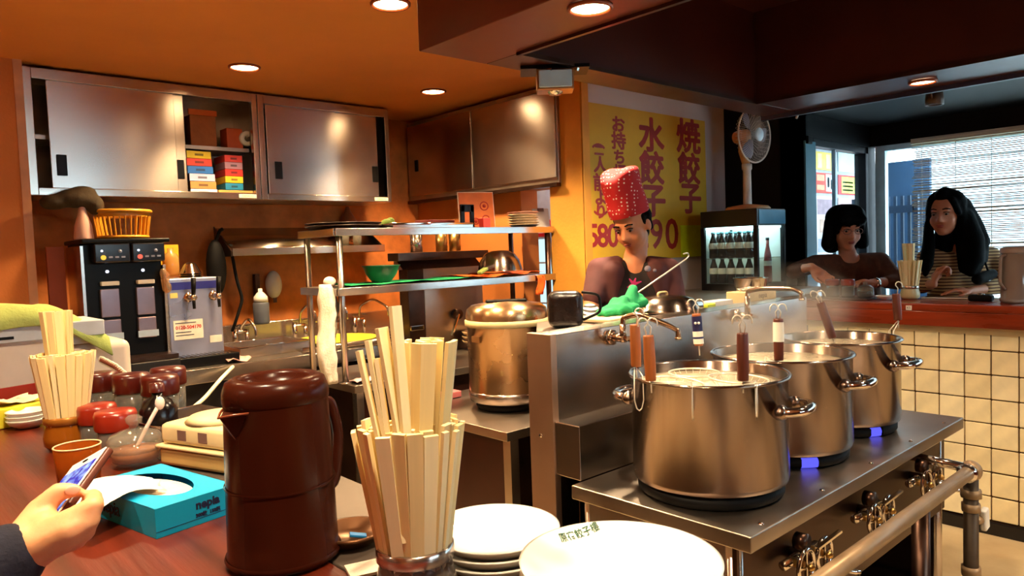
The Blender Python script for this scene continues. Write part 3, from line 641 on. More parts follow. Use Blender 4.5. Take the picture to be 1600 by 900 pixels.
# side wall cabinet
t = thing('wall_cabinet', 'dark reflecting stainless cabinet on the side wall beside the sign', 'cabinet', (0, 0, 0))
MB().box(2.985, 3.06, 2.86, 4.335, 1.875, 2.43).build('carcass', STEELW, t, bevel=.003)
for y0, y1 in ((2.87, 3.60), (3.61, 4.32)): MB().box(2.972, 2.985, y0, y1, 1.91, 2.40).build('sliding_door', STEEL, t, bevel=.003)
MB().box(2.966, 2.973, 4.20, 4.235, 2.08, 2.16).build('finger_pull', BLACK, t, bevel=.006)
MB().box(2.965, 3.0, 2.86, 4.335, 1.86, 1.88).build('bottom_rail', DKSTEEL, t)
# ---- sloping wall shelf
t = thing('wall_shelf', 'sloping stainless wall shelf below the right wall cabinet', 'shelf', (0, 0, 0))
a = MB(); a.sheet([[(1.60, 4.345, 1.70), (2.60, 4.345, 1.70)], [(1.60, 4.10, 1.545), (2.60, 4.10, 1.545)]], .006); a.build('board', STEELH, t)
MB().box(1.60, 2.60, 4.085, 4.10, 1.532, 1.575).build('front_lip', STEEL, t, bevel=.002)
for x in (1.595, 2.60): MB().prism([(4.345, 1.71), (4.10, 1.56), (4.10, 1.53), (4.345, 1.53)], 0, .006, M=Matrix(((0, 0, 1, x), (1, 0, 0, 0), (0, 1, 0, 0), (0, 0, 0, 1)))).build('bracket', DKSTEEL, t)
def tumbler(loc, label, r=.03, h=.09, m=None): 
    o = tag(MB().lathe([(0, .0), (r*.85, 0), (r, h), (r-.003, h), (r*.8, .008), (0, .008)], 20).build('drinking_glass', m or GLASSC), label, 'glass', 'glasses on the wall shelf'); o.location = loc; return o
tumbler((2.33, 4.125, 1.568), 'left of two clear glasses on the sloping wall shelf'); tumbler((2.42, 4.125, 1.568), 'right of two clear glasses on the sloping wall shelf')
o = tag(MB().lathe([(0, .13), (.012, .13), (.02, .10), (.06, .03), (.085, 0), (.08, 0), (0, .002)], 24).build('funnel', mat('copper_funnel', (170, 110, 80), .4, .6)), 'brownish cone funnel standing on the wall shelf', 'funnel'); o.location = (2.46, 4.3, 1.705)
bg_ = thing('hanging_bag', 'black bag hanging at the left end of the wall shelf', 'bag', (1.545, 4.20, 1.30))
MB().ell((0, 0, .17), (.055, .05, .16), n=16, m=12).build('bag_body', RUBBER, bg_); MB().tube(smooth([(0, 0, .3), (.03, 0, .38), (.05, 0, .39)], 4), .01, 8).build('strap', RUBBER, bg_)
MB().tube(smooth([(.08, -.02, .30), (.10, -.03, .1), (.13, -.03, -.02), (.08, -.03, -.15), (.07, 0, -.2)], 6), .009, 8).build('cord', RUBBER, bg_)
# soap dispenser and spray bottle by the sink
o = thing('soap_dispenser', 'white oval soap dispenser on the wall above the sink', 'dispenser', (1.92, 4.34, 1.30))
MB().ell((0, -.05, .05), (.05, .045, .085), n=18, m=12).build('tank', WHITEP, o); MB().box(-.012, .012, -.06, 0, -.06, -.02).build('spout', CHROME, o); MB().box(-.11, -.08, -.04, 0, -.06, .12).build('bracket', DKSTEEL, o, bevel=.004)
o = thing('soap_bottle', 'grey pump bottle with white top beside the sink tap', 'bottle', (X(409, 500, 4.2), 4.2, 1.125))
MB().lathe([(0, 0), (.042, 0), (.046, .01), (.046, .12), (.04, .13), (0, .13)], 20).build('bottle_body', mat('blue_grey', (80, 84, 96), .4), o); MB().lathe([(0, .13), (.042, .13), (.04, .16), (.02, .185), (.012, .19), (.012, .21), (0, .21)], 20).build('cap', WHITEP, o)
# ---- sink bench
t = thing('sink_bench', 'stainless sink bench along the back wall', 'bench', (0, 0, 0))
b = MB(); b.box(.64, 1.78, 3.55, 4.30, .965, 1.0); b.box(1.78, 2.95, 3.55, 3.66, .965, 1.0); b.box(1.78, 2.95, 4.14, 4.30, .965, 1.0); b.box(2.90, 2.95, 3.66, 4.14, .965, 1.0); b.build('top', STEELW, t, bevel=.003)
MB().box(1.78, 2.90, 3.66, 4.14, .72, .73).box(1.775, 1.785, 3.66, 4.14, .73, .97).box(2.895, 2.905, 3.66, 4.14, .73, .97).box(1.785, 2.895, 4.135, 4.145, .73, .97).box(1.785, 2.895, 3.655, 3.665, .73, .97).build('basin', STEELW, t)
MB().box(1.40, 2.95, 4.30, 4.345, 1.0, 1.125).build('backsplash', STEEL, t, bevel=.003)
MB().cyl((1.75, 3.60, 1.015), (2.9, 3.60, 1.015), .016).build('front_rail', STEEL, t)
MB().box(.66, 2.93, 3.60, 3.63, .10, .965).build('front_panel', mat('dark_cupboard_front', (26, 20, 18), .4), t)
MB().box(.64, 2.95, 3.535, 3.555, .93, 1.0).build('edge', STEEL, t, bevel=.003)
def faucet(x, label, reach=.16, tall=.10, y=4.22):
    f = thing('sink_faucet', label, 'faucet', (x, y, 1.0), 0, 'faucets along the sink bench')
    MB().cyl((0, 0, 0), (0, 0, .11), .016).build('body', CHROME, f); MB().cyl((.07, 0, 0), (.07, 0, .09), .012).build('body', CHROME, f); MB().cyl((0, 0, .09), (.07, 0, .09), .011).build('bridge', CHROME, f)
    for dx in (0, .07): MB().bar((dx-.022, -.01, .125), (dx+.022, -.01, .125), .01, .014).build('handle', CHROME, f, bevel=.003)
    MB().tube(smooth([(.035, 0, .10), (.035, -.01, .12+tall), (.06, -reach*.5, .17+tall), (.08, -reach, .12+tall), (.085, -reach, .06+tall)], 6, 3), .008, 8).build('spout', CHROME, f)
for px, l, rr, tt in ((372, 'leftmost sink faucet beside the drink tap cabinet', .1, .0), (466, 'second sink faucet, just left of the hanging towel', .12, .05), (516, 'third sink faucet between the rack posts', .12, .05), (560, 'rightmost sink faucet with long curved spout', .28, .06)):
    faucet(X(px-6, 500, 4.22), l, rr, tt)
tr = thing('steel_tray', 'shallow steel tray on the left of the sink bench', 'tray', (X(412, 548, 3.85), 3.85, 1.001), .05)
w, d_, h = .20, .15, .055
MB().box(-w, w, -d_, d_, 0, .004).box(-w, -w+.004, -d_, d_, .004, h).box(w-.004, w, -d_, d_, .004, h).box(-w+.004, w-.004, -d_, -d_+.004, .004, h).box(-w+.004, w-.004, d_-.004, d_, .004, h).build('pan', STEEL, tr)
MB().tube([(-w, -d_, h), (w, -d_, h), (w, d_, h), (-w, d_, h)], .004, 6, closed=True).build('rim', CHROME, tr)
o = tag(MB().lathe([(0, 0), (.2, 0), (.235, .03), (.24, .03), (.24, .035), (.23, .035), (.2, .006), (0, .006)], 40).build('lime_tub', mat('lime_plastic', (206, 200, 70), .4)), 'round yellow green tub standing in the sink behind the towel', 'tub'); o.location = (2.12, 3.9, .99)
o2 = thing('dish_rack', 'drain grid under the round tub in the sink', 'rack', (0, 0, 0))
for k in range(12): MB().cyl((1.82+k*.095, 3.655, .984), (1.82+k*.095, 4.145, .984), .005, n=6).build('bar', STEEL, o2)
# ---- drink dispenser with two keg doors
DB = P(250, 575, y=3.62)
t = thing('drink_dispenser', 'tall black and steel twin drink dispenser with two lit control panels', 'dispenser', (0, 0, 0))
x0, x1 = X(128, 400, 3.7), X(256, 400, 3.7); zt = Zp(190, 373, 3.7); zb = 1.06
MB().box(x0, x1, 3.74, 3.98, zb, zt-.02).build('body', BLACK, t, bevel=.006)
MB().box(x0-.006, x0+.006, 3.70, 3.98, zb, zt-.03).build('side_panel', STEEL, t); MB().box(x1-.004, x1+.008, 3.71, 4.1, zb, 1.50).build('side_panel', STEEL, t)
MB().box(x0-.006, x1+.02, 3.66, 4.02, zt-.02, zt).build('lid', BLACK, t, bevel=.006)
zm = Zp(190, 410, 3.66); xm = (x0+x1)/2+.02
mb_ = MB(); mb_.box(x0+.04, xm-.003, 3.66, 3.74, zm, zt-.02).box(xm+.003, x1-.005, 3.66, 3.74, zm, zt-.02); mb_.build('control_panel', mat('panel_black', (22, 22, 30), .25), t, bevel=.008)
GLW = glow('button_white', (230, 236, 255), 1.4); GLY = glow('button_amber', (220, 170, 60), .8); GLR = glow('button_red', (220, 90, 70), .8); PB = mat('button_grey', (130, 134, 160), .4)
for xc, g_ in (((x0+.04+xm)/2, GLY), ((xm+x1)/2, GLR)):
    dw = .05
    MB().cyl((xc-.045, 3.66, zt-.055), (xc-.045, 3.657, zt-.055), .005, n=10).build('indicator', GLW, t)
    MB().cyl((xc-.04, 3.66, zt-.085), (xc-.04, 3.656, zt-.085), .011, n=14).build('button', g_, t)
    for k in range(3): MB().box(xc-.018+k*.026, xc-.002+k*.026, 3.657, 3.66, zt-.088, zt-.080).build('button', PB, t)
    MB().cyl((xc+.03, 3.66, zt-.058), (xc+.03, 3.657, zt-.058), .008, n=12).build('button', PB, t)
    MB().cyl((xc-.01, 3.74, zm-.04), (xc-.01, 3.735, zm-.04), .007, n=10).build('indicator', GLW, t)
    MB().box(xc-.045, xc+.03, 3.70, 3.735, zm-.105, zm-.085).build('nozzle_block', WHITEP, t, bevel=.004)
    MB().box(xc-.05, xc+.03, 3.715, 3.74, zm-.25, zm-.12).build('keg_front', mat('violet_steel', (150, 136, 150), .35, .8), t, bevel=.004)
    MB().box(xc-.05, xc+.03, 3.715, 3.74, zm-.36, zm-.262).build('keg_front', mat('violet_steel', (150, 136, 150), .35, .8), t, bevel=.004)
    MB().box(xc-.055, xc+.035, 3.705, 3.715, zm-.355, zm-.325).build('drip_tray', mat('blue_white', (160, 180, 206), .4), t)
MB().box(x0, x1+.01, 3.60, 3.74, zb, zb+.02).build('ledge', DKSTEEL, t)
st_ = tag(MB().box(x0, x1+.01, 3.58, 4.1, 1.001, 1.058).build('dispenser_base', mat('dark_base', (20, 16, 16), .4), bevel=.004), 'low dark base under the twin drink dispenser', 'base')
o = thing('cardboard_sheet', 'orange brown board leaning at the left of the dispenser', 'board', (0, 0, 0))
MB().box(x0-.10, x0-.03, 3.9, 3.93, 1.05, 1.6).build('board', mat('brown_board', (140, 60, 24), .6), o); MB().box(x0-.10, x0-.05, 3.885, 3.9, 1.05, 1.28).build('strip', mat('tan_strip', (190, 130, 60), .6), o)
# basket on the dispenser
BASK = mat('amber_basket', (222, 150, 40), .35, var=.15, scale=8, coat=.2)
bk = thing('plastic_basket', 'amber yellow plastic basket on top of the drink dispenser', 'basket', (X(196, 372, 3.85), 3.88, zt+.001))
for k in range(30):
    a = 2*PI*k/30; MB().bar((.105*math.cos(a), .085*math.sin(a), .012), (.12*math.cos(a), .10*math.sin(a), .112), .012, .004, up=(-math.sin(a), math.cos(a), 0)).build('slat', BASK, bk)
def oval(rx, ry, z, r): return MB().tube([(rx*math.cos(a), ry*math.sin(a), z) for a in [2*PI*k/40 for k in range(40)]], r, 8, closed=True)
oval(.108, .088, .012, .008).build('bottom_ring', BASK, bk); oval(.125, .105, .135, .009).build('rim', BASK, bk)
MB().lathe([(.118, .108), (.126, .14), (.122, .14), (.114, .108), (.118, .108)], 40, M=Matrix.Diagonal((1, .84, 1, 1))).build('upper_band', BASK, bk); MB().lathe([(0, .002), (.105, .002), (.105, .008), (0, .008)], 30, M=Matrix.Diagonal((1, .82, 1, 1))).build('floor_disc', BASK, bk)
o = thing('spray_bottle', 'pinkish white spray bottle on the dispenser beside the basket', 'bottle', (X(132, 372, 3.85), 3.86, zt+.001))
MB().lathe([(0, 0), (.04, 0), (.042, .01), (.036, .07), (.02, .12), (.014, .15), (.012, .17), (0, .17)], 20).build('bottle_body', mat('pink_white', (226, 178, 158), .4), o)
MB().box(-.02, .05, -.012, .012, .165, .195).build('trigger_head', mat('pale_plastic', (200, 190, 190), .4), o, bevel=.004)
o = tag(remesh(MB().ell((0, 0, 0), (.09, .06, .045)).ell((.075, -.01, -.03), (.04, .04, .05)).ell((-.09, 0, -.02), (.06, .05, .035)).ell((.03, 0, .03), (.06, .05, .03)), 'work_glove', mat('olive_glove', (58, 44, 22), .8, var=.3, bump=.5), .012, 3), 'dark olive rubber gloves draped over the spray bottle', 'gloves'); o.location = (X(120, 320, 3.86), 3.87, zt+.195)
o = tag(MB().lathe([(0, 0), (.035, 0), (.04, .01), (.04, .09), (.03, .11), (.014, .12), (.014, .14), (0, .14)], 20).build('syrup_bottle', glass('amber_clear', (240, 200, 120), .05, .45)), 'clear amber bottle between the dispenser and the beer taps', 'bottle'); o.location = (X(268, 430, 3.9), 3.9, 1.441)
o = tag(MB().box(-.05, .05, -.004, .004, 0, .16).build('yellow_card', mat('yellow_card', (226, 170, 30), .5)), 'yellow card standing behind the amber bottle', 'card'); o.location = (X(265, 430, 4.0), 4.0, 1.441)
o = tag(remesh(MB().ell((0, 0, .05), (.018, .02, .05)).ell((.008, 0, .01), (.022, .02, .028)).ell((-.008, -.004, .08), (.014, .016, .024)).ell((.012, .006, .06), (.014, .012, .03)), 'plastic_bag', glass('bag_film', (240, 206, 164), .12, .72), .005, 1), 'crumpled clear plastic bag tucked beside the dispenser', 'bag'); o.location = (X(258, 430, 3.68), 3.69, 1.38)
# ---- beer tap cabinet
t = thing('tap_cabinet', 'pale blue steel beer tap cabinet with two taps and a phone number sticker', 'tap cabinet', (0, 0, 0))
bx0, bx1 = X(263, 480, 3.72), X(347, 480, 3.72); bz0 = 1.04; bz1 = Zp(305, 434, 3.72)
BLUES = mat('bluish_steel', (176, 180, 206), .3, .75, var=.1, scale=6, rvar=.1)
MB().box(bx0, bx1, 3.72, 4.05, bz0, bz1).build('body', BLUES, t, bevel=.006)
MB().box(bx0+.004, bx1-.004, 3.716, 3.72, bz1-.055, bz1-.018).build('blue_band', mat('navy_band', (40, 44, 130), .4), t)
MB().box(bx0-.012, bx1+.03, 3.60, 3.72, 1.001, 1.05).build('drip_tray', BLACK, t, bevel=.004)
g_ = MB()
for k in range(12): g_.box(bx0+.005+k*.021, bx0+.013+k*.021, 3.605, 3.715, 1.05, 1.055)
stuff(g_.build('drip_grid', CHROME, t))
for px in (297, 336):
    x = X(px, 470, 3.70); tp_ = MB().cyl((x, 3.72, 1.335), (x, 3.65, 1.335), .013).ell((x, 3.65, 1.335), .018, n=12, m=8).build('tap', CHROME, t)
    MB().cyl((x, 3.72, 1.335), (x, 3.714, 1.335), .024).build('flange', CHROME, tp_); MB().cyl((x, 3.65, 1.34), (x+.002, 3.64, 1.43), .010, .012).build('tap_lever', BLACK, tp_); MB().cyl((x, 3.65, 1.335), (x, 3.645, 1.28), .009, .007).build('tap_spout', BLACK, tp_)
sx0, sx1, sz0, sz1 = X(272, 510, 3.71), X(318, 510, 3.71), Zp(295, 530, 3.71), Zp(295, 500, 3.71)
MB().box(sx0, sx1, 3.7165, 3.72, sz0, sz1).build('sticker', LWHITE, t); text('0120-504170', (sx1-sx0)*.165, mat('red_ink', (190, 24, 20), .5), t, Matrix.Translation(((sx0+sx1)/2, 3.716, sz0+(sz1-sz0)*.62)) @ FX, bold=.0007)
for k, w_ in ((.86, .8), (.38, .6), (.22, .7)): MB().box(sx0+.008, sx0+.008+(sx1-sx0-.016)*w_, 3.7155, 3.7165, sz0+(sz1-sz0)*k-.002, sz0+(sz1-sz0)*k+.002).build('print', INK, t)
MB().box(bx0+.01, bx0+.045, 3.7165, 3.72, 1.335, 1.36).build('yellow_tag', mat('yellow_tag', (226, 206, 120), .5), t); MB().box(bx1-.07, bx1-.01, 3.7165, 3.72, 1.10, 1.135).build('sticker', LWHITE, t)
for i in range(3):
    o = tag(MB().lathe([(.055, 0), (.05, .006), (.03, .025+.02*(i == 2)), (.02, .03+.025*(i == 2)), (0, .031+.026*(i == 2)), ], 28).build('steel_bowl', CHROME), '%s upturned steel bowl stacked on the beer tap cabinet' % ('lowest', 'middle', 'topmost')[i], 'bowl', 'upturned bowls on the tap cabinet'); o.location = (X(298, 432, 3.86), 3.86, bz1+.001+i*.010)
# power strip with pink cloth by the taps, tubes hanging
o = tag(MB().sheet([[(i*.03-.06, j*.03-.05+.01*math.sin(i*2), .012*math.sin(i*1.7+j)+.014) for j in range(5)] for i in range(5)], .003).build('pink_cloth', mat('pink_check', (226, 170, 160), .8, var=.3, scale=60)), 'small pink white cloth at the bench edge by the taps', 'cloth'); o.location = (X(372, 565, 3.6), 3.62, 1.0)
TUBEW = mat('white_tube', (226, 220, 196), .4)
o = tag(MB().tube(smooth([P(364, 573, y=3.532), P(345, 592, y=3.45), P(320, 622, y=3.35), P(288, 648, y=3.3), P(280, 656, y=3.3)+V((-.05, 0, -.3)), V((P(280, 656, y=3.3).x-.02, 3.3, .012))], 6), .009, 10).build('drain_hose', TUBEW), 'white hose slanting down from the bench in front of the dark cupboards', 'hose')
o = tag(MB().tube(smooth([P(280, 578, y=3.532), P(268, 590, y=3.5), P(262, 612, y=3.45), P(261, 640, y=3.45), V((P(261, 640, y=3.45).x, 3.46, .4)), V((P(261, 640, y=3.45).x+.02, 3.46, .012))], 6), .009, 10).build('drain_hose', TUBEW), 'short white hose hanging below the beer tap cabinet', 'hose')
# ================================================================ WORK TABLE AND RACK
t = thing('work_table', 'dark steel work table carrying the shelf rack', 'table', (0, 0, 0))
MB().box(1.63, 2.98, 2.86, 3.42, .895, .93).build('top', STEELW, t, bevel=.003)
MB().box(1.66, 2.95, 2.89, 2.92, .1, .895).build('front_panel', mat('brown_cupboard', (44, 20, 14), .35, .3), t); MB().box(1.65, 1.68, 2.92, 3.40, .1, .895).build('side_panel', DKSTEEL, t)
for x in (1.66, 2.95):
    for y in (2.885, 3.395): MB().box(x-.018, x+.018, y-.018, y+.018, 0, .895).build('leg', STEEL, t)
r_ = thing('shelf_rack', 'two tier stainless shelf rack on the work table', 'rack', (0, 0, 0))
SA, SB = 1.635, 1.365
for zz in (SA, SB):
    MB().box(1.61, 3.0, 2.93, 3.29, zz-.012, zz).build('shelf_board', STEELW, r_)
    MB().box(1.61, 3.0, 2.925, 2.94, zz-.035, zz).box(1.605, 1.615, 2.94, 3.29, zz-.035, zz).build('shelf_edge', STEEL, r_, bevel=.002)
for x in (1.64, 2.97):
    for y in (2.955, 3.265): MB().cyl((x, y, .931), (x, y, SA-.012), .015).build('post', DKSTEEL if x > 2 else STEEL, r_)
MB().cyl((1.64, 2.955, .931), (1.64, 2.955, .936), .03).build('foot', STEEL, r_)
DKT = mat('dark_tray', (44, 30, 26), .4)
for i in range(2):
    o = tag(MB().lathe([(0, 0), (.15, 0), (.175, .014), (.18, .014), (.18, .018), (.172, .018), (.15, .005), (0, .005)], 40).build('round_tray', DKT), '%s dark round tray at the left end of the top rack shelf' % ('lower', 'upper')[i], 'tray', 'round trays on the rack'); o.location = (1.76, 3.12, SA+.001+i*.012)
tp = P(672, 342, y=3.02)
o = thing('baking_tray', 'shallow bright baking tray on the top rack shelf', 'tray', (2.20, 3.06, SA+.001))
MB().box(-.27, .2, -.11, .11, 0, .004).build('base', STEEL, o); MB().tube([(-.28, -.12, .018), (.21, -.12, .018), (.21, .12, .018), (-.28, .12, .018)], .006, 8, closed=True).build('rim', CHROME, o)
MB().box(-.28, .21, -.122, -.115, 0, .018).box(-.28, -.275, -.12, .12, 0, .018).box(.205, .21, -.12, .12, 0, .018).build('wall', STEEL, o)
for i in range(3):
    o = tag(MB().box(-.10, .10, -.055, .055, 0, .016).build('notebook', mat('book%d' % i, ((60, 30, 30), (90, 70, 90), (110, 40, 40))[i], .6), bevel=.002), '%s dark notebook in the pile on the top rack shelf' % ('bottom', 'middle', 'top')[i], 'notebook', 'notebooks on the rack'); o.location = (2.36, 3.20, SA+.001+i*.0165); o.rotation_euler = (0, 0, .1*i)
o = tag(MB().box(-.025, .025, -.02, .02, 0, .05).build('red_packet', mat('red_packet', (216, 60, 50), .5), bevel=.003), 'small red packet in front of the orange card', 'packet'); o.location = (P(757, 340, y=3.0).x, 3.0, SA+.001)
oc = thing('orange_card', 'orange menu card with red ring stamps leaning on the rack', 'card', (P(750, 340, y=3.1).x, 3.12, SA+.001), -.35)
MB().box(-.10, .10, -.003, .003, 0, .20, M=rotM(-.12)).build('sheet', mat('orange_sheet', (222, 110, 30), .5, var=.15), oc)
MB().box(-.105, .105, .003, .008, -.0, .205, M=rotM(-.12)).build('backing', WHITEC, oc)
for x, z, r in ((.045, .125, .026), (.05, .05, .024), (-.01, .04, .02)):
    MB().lathe([(r-.006, -.0005), (r, -.0005), (r, .0005), (r-.006, .0005), (r-.006, -.0005)], 28, M=rotM(-.12) @ rotM(PI/2, 0, 0, (x, -.0035, z))).build('stamp', mat('red_stamp', (170, 40, 10), .6), oc)
    MB().lathe([(0, .0), (.010, 0), (.010, .001), (0, .001)], 16, M=rotM(-.12) @ rotM(PI/2, 0, 0, (x, -.0035, z))).build('stamp', mat('red_stamp', (170, 40, 10), .6), oc)
o = thing('photo_stand', 'small black arched stand before the orange card', 'stand', (P(728, 335, y=3.05).x, 3.04, SA+.001))
MB().box(-.045, -.02, -.006, .006, 0, .12).box(.02, .045, -.006, .006, 0, .12).box(-.045, .045, -.006, .006, .085, .125).build('arch', BLACK, o, bevel=.002)
PX = P(820, 338, y=3.05).x
PL5 = mat('stacked_plate', (226, 206, 176), .35); PLP = mat('pink_plate', (226, 170, 150), .4)
for i in range(6):
    o = tag(MB().lathe([(0, 0), (.06, 0), (.085+.003*(i % 2), .014), (.09+.003*(i % 2), .016), (.086, .018), (.06, .006), (0, .005)], 32).build('small_plate', PLP if i == 5 else PL5), '%s plate in the cream stack on the top rack shelf' % ('lowest', 'second lowest', 'third lowest', 'third highest', 'second highest', 'topmost pink')[i], 'plate', 'plates stacked on the rack'); o.location = (PX+random.uniform(-.008, .008), 3.06, SA+.001+i*.0142)
o = thing('clipboard', 'white clipboard leaning at the right end of the rack', 'clipboard', (P(852, 340, y=3.1).x-.01, 3.12, SA+.001), -.5)
MB().box(-.05, .05, -.002, .002, 0, .12, M=rotM(-.25)).build('board', WHITEP, o); MB().box(-.02, .02, -.006, -.002, .10, .122, M=rotM(-.25)).build('clip', CHROME, o)
o = tag(MB().ell((0, 0, .03), (.04, .03, .03), n=14, m=8).ell((.02, 0, .045), (.022, .02, .022), n=12, m=8).build('green_sponge', mat('dull_green', (90, 110, 40), .9, bump=.6)), 'dull green scouring sponge at the back of the top rack shelf', 'sponge'); o.location = (2.09, 3.25, SA+.001)
# second shelf
GB = mat('green_bowl', (40, 90, 62), .35)
gx = P(596, 430, y=3.06).x
o = tag(MB().lathe([(0, 0), (.045, 0), (.05, .006), (.075, .04), (.088, .075), (.094, .078), (.094, .081), (.084, .079), (.07, .04), (.045, .008), (0, .006)], 36).build('mixing_bowl', GB), 'dark green bowl on the lower rack shelf', 'bowl'); o.location = (gx, 3.06, SB+.012)
def cloth(x0, x1, y0, y1, amp, nx=22, ny=10, sd=1):
    rd = random.Random(sd); ph = [rd.uniform(0, 6) for _ in range(6)]; g = []
    for i in range(nx+1):
        row = []
        for j in range(ny+1):
            u, v = i/nx, j/ny; z = amp*(math.sin(u*14+ph[0])*.5 + math.sin(v*9+u*5+ph[1])*.4 + math.sin(u*29+v*7+ph[2])*.3 + 1.2)
            e = .012*math.sin(u*20+ph[3]); row.append((x0+(x1-x0)*u + .01*math.sin(v*12+ph[4]), y0+(y1-y0)*v + e, max(z, .002)))
        g.append(row)
    return g
o = tag(MB().sheet(cloth(1.70, 2.40, 2.955, 3.22, .005, 30, 12), .002).build('green_towel', GREENC), 'green cloth spread on the lower rack shelf under the bowl', 'cloth'); o.location = (0, 0, SB+.003)
o = tag(MB().sheet(cloth(2.40, 2.93, 2.945, 3.22, .009, 26, 12, 3), .002).build('orange_towel', ORANGEC), 'orange cloth spread on the right of the lower rack shelf', 'cloth'); o.location = (0, 0, SB+.003)
o = tag(MB().sheet([[(2.84+i*.02+.006*math.sin(j), 2.921-.006*math.sin(i*2+j), -j*.022) for j in range(6)] for i in range(4)], .002).build('orange_rag', ORANGEC), 'orange rag end hanging down from the lower rack shelf', 'cloth'); o.location = (0, 0, SB-.002)
wk = thing('steel_pan', 'upturned steel pan with wrapped handle on the orange cloth', 'pan', (P(783, 416, y=3.05).x, 3.06, SB+.03))
MB().lathe([(.125, 0), (.122, .02), (.11, .06), (.085, .095), (.05, .112), (0, .116)], 40).build('dome', POTM, wk); MB().lathe([(.118, -.001), (.128, -.001), (.128, .005), (.118, .005), (.118, -.001)], 40).build('rim', CHROME, wk)
ha = MB().bar((-.11, -.06, .03), (-.19, -.10, .02), .03, .018); ha.build('handle_socket', STEEL, wk, bevel=.003); MB().bar((-.18, -.095, .022), (-.26, -.13, .0), .028, .016).build('handle_grip', mat('olive_grip', (130, 140, 70), .6), wk, bevel=.004)
# hanging towel at the left post
g = []
for j in range(28):
    v = j/27; row = []
    for i in range(15):
        a = 2*PI*i/14; r = .022 + .013*math.sin(v*PI)**.7 + .007*math.sin(a*4+1.2*math.sin(v*5)) + .0025*math.sin(v*31+a*3) + .004*math.sin(v*11)
        row.append((1.575 + .01*math.sin(v*7) + r*math.cos(a)*1.2, 2.98 + r*.8*math.sin(a), -.45*v))
    g.append(row)
tw = thing('hanging_towel', 'long off white towel hanging from the left end of the rack', 'towel', (0, 0, 0)); MB().sheet(g, -.003).build('towel_body', WHITEC, tw).location = (0, 0, SB+.02)
MB().ell((1.60, 2.985, SB+.03), (.03, .024, .025), n=12, m=8).build('knot', WHITEC, tw)
o = tag(MB().sheet([[(i*.02-.06, j*.02-.04, .006*math.sin(i*1.7+j)+.008) for j in range(5)] for i in range(7)], .003).build('pink_cloth', mat('pink_cloth2', (236, 190, 190), .8, var=.2, scale=50)), 'folded pink cloth at the foot of the rack post', 'cloth'); o.location = (1.72, 2.93, .931)
# ---- gyoza griddle behind the rack
g_ = thing('gyoza_griddle', 'stainless griddle cabinet with lever and knob behind the rack', 'griddle', (0, 0, 0))
MB().box(2.44, 2.88, 3.46, 3.53, .75, 1.42).box(2.44, 2.88, 3.44, 3.46, .75, 1.42).build('body', STEELW, g_, bevel=.004)
MB().box(2.33, 2.44, 3.44, 3.53, .75, 1.42).build('side_box', DKSTEEL, g_, bevel=.003)
MB().box(2.26, 2.92, 3.42, 3.53, 1.47, 1.515).build('upper_tray', DKSTEEL, g_, bevel=.003)
MB().prism([(3.44, 1.42), (3.53, 1.42), (3.53, 1.47), (3.50, 1.47)], 2.30, 2.88, M=Matrix(((0, 0, 1, 0), (1, 0, 0, 0), (0, 1, 0, 0), (0, 0, 0, 1)))).build('hood', STEEL, g_)
MB().cyl((2.66, 3.44, 1.14), (2.66, 3.405, 1.14), .03).build('knob', DKSTEEL, g_); MB().bar((2.66, 3.41, 1.14), (2.58, 3.38, 1.02), .014, .012).build('lever', CHROME, g_)
MB().box(2.33, 2.42, 3.425, 3.44, 1.07, 1.10).build('pull_handle', CHROME, g_, bevel=.004)
for x, c_ in ((2.42, STEEL), (2.60, BRASS), (2.70, BRASS)):
    o = tag(MB().lathe([(0, 0), (.035, 0), (.035, .1), (.033, .1), (.033, .004), (0, .004)], 20).build('steel_canister', c_), '%s metal canister on the griddle tray under the top shelf' % {2.42: 'silver', 2.60: 'left brass', 2.70: 'right brass'}[x], 'canister', 'canisters on the griddle'); o.location = (x, 3.47, 1.516)
# bowls on the table behind the cooker
BW = mat('cream_bowl', (206, 170, 130), .4)
bp = P(722, 540, z=.94)
for i in range(3):
    o = tag(MB().lathe([(0, 0), (.035, 0), (.04, .006), (.075, .04), (.085, .055), (.080, .055), (.07, .04), (.03, .01), (0, .008)], 32).build('rice_bowl', BW), '%s cream bowl in the stack behind the rice warmer' % ('lowest', 'middle', 'topmost')[i], 'bowl', 'bowls behind the rice warmer'); o.location = (min(bp.x, 2.85), min(bp.y, 3.33), .931+i*.026)
# ---- low bench with the rice warmer
t = thing('low_bench', 'low stainless bench under the rice warmer', 'bench', (0, 0, 0))
MB().box(1.72, 2.26, 1.95, 2.72, .815, .85).build('top', STEELW, t, bevel=.003)
MB().box(1.745, 1.77, 1.97, 2.70, .1, .815).build('side_panel', mat('dark_red_panel', (50, 16, 10), .35, .2), t); MB().box(1.77, 2.24, 1.97, 1.99, .1, .815).build('front_panel', DKSTEEL, t)
for y in (1.97, 2.70): MB().box(1.735, 1.775, y-.02, y+.02, 0, .815).build('leg', STEELW, t)
ct = P(797, 640, z=.87); dr = V((ct.x, ct.y, 0)).normalized()
cx, cy_ = ct.x + dr.x*.165, ct.y + dr.y*.165
t = thing('rice_warmer', 'large round stainless rice warmer with cream band', 'rice warmer', (cx, cy_, .851))
R_ = .172
MB().lathe([(0, 0), (R_-.04, 0), (R_-.03, .012), (R_-.03, .03), (R_-.05, .03), (0, .03)], 48).build('foot', RUBBER, t)
MB().lathe([(R_-.035, .026), (R_-.006, .036), (R_-.001, .06), (R_-.001, .075), (R_-.004, .077)], 56).build('base_ring', STEEL, t)
WARMST = brushed(mat('warm_steel', (200, 164, 124), .28, 1, var=.05, scale=4, rvar=.05))
MB().lathe([(R_-.004, .077), (R_-.004, .345), (R_, .346)], 64).build('shell', WARMST, t)
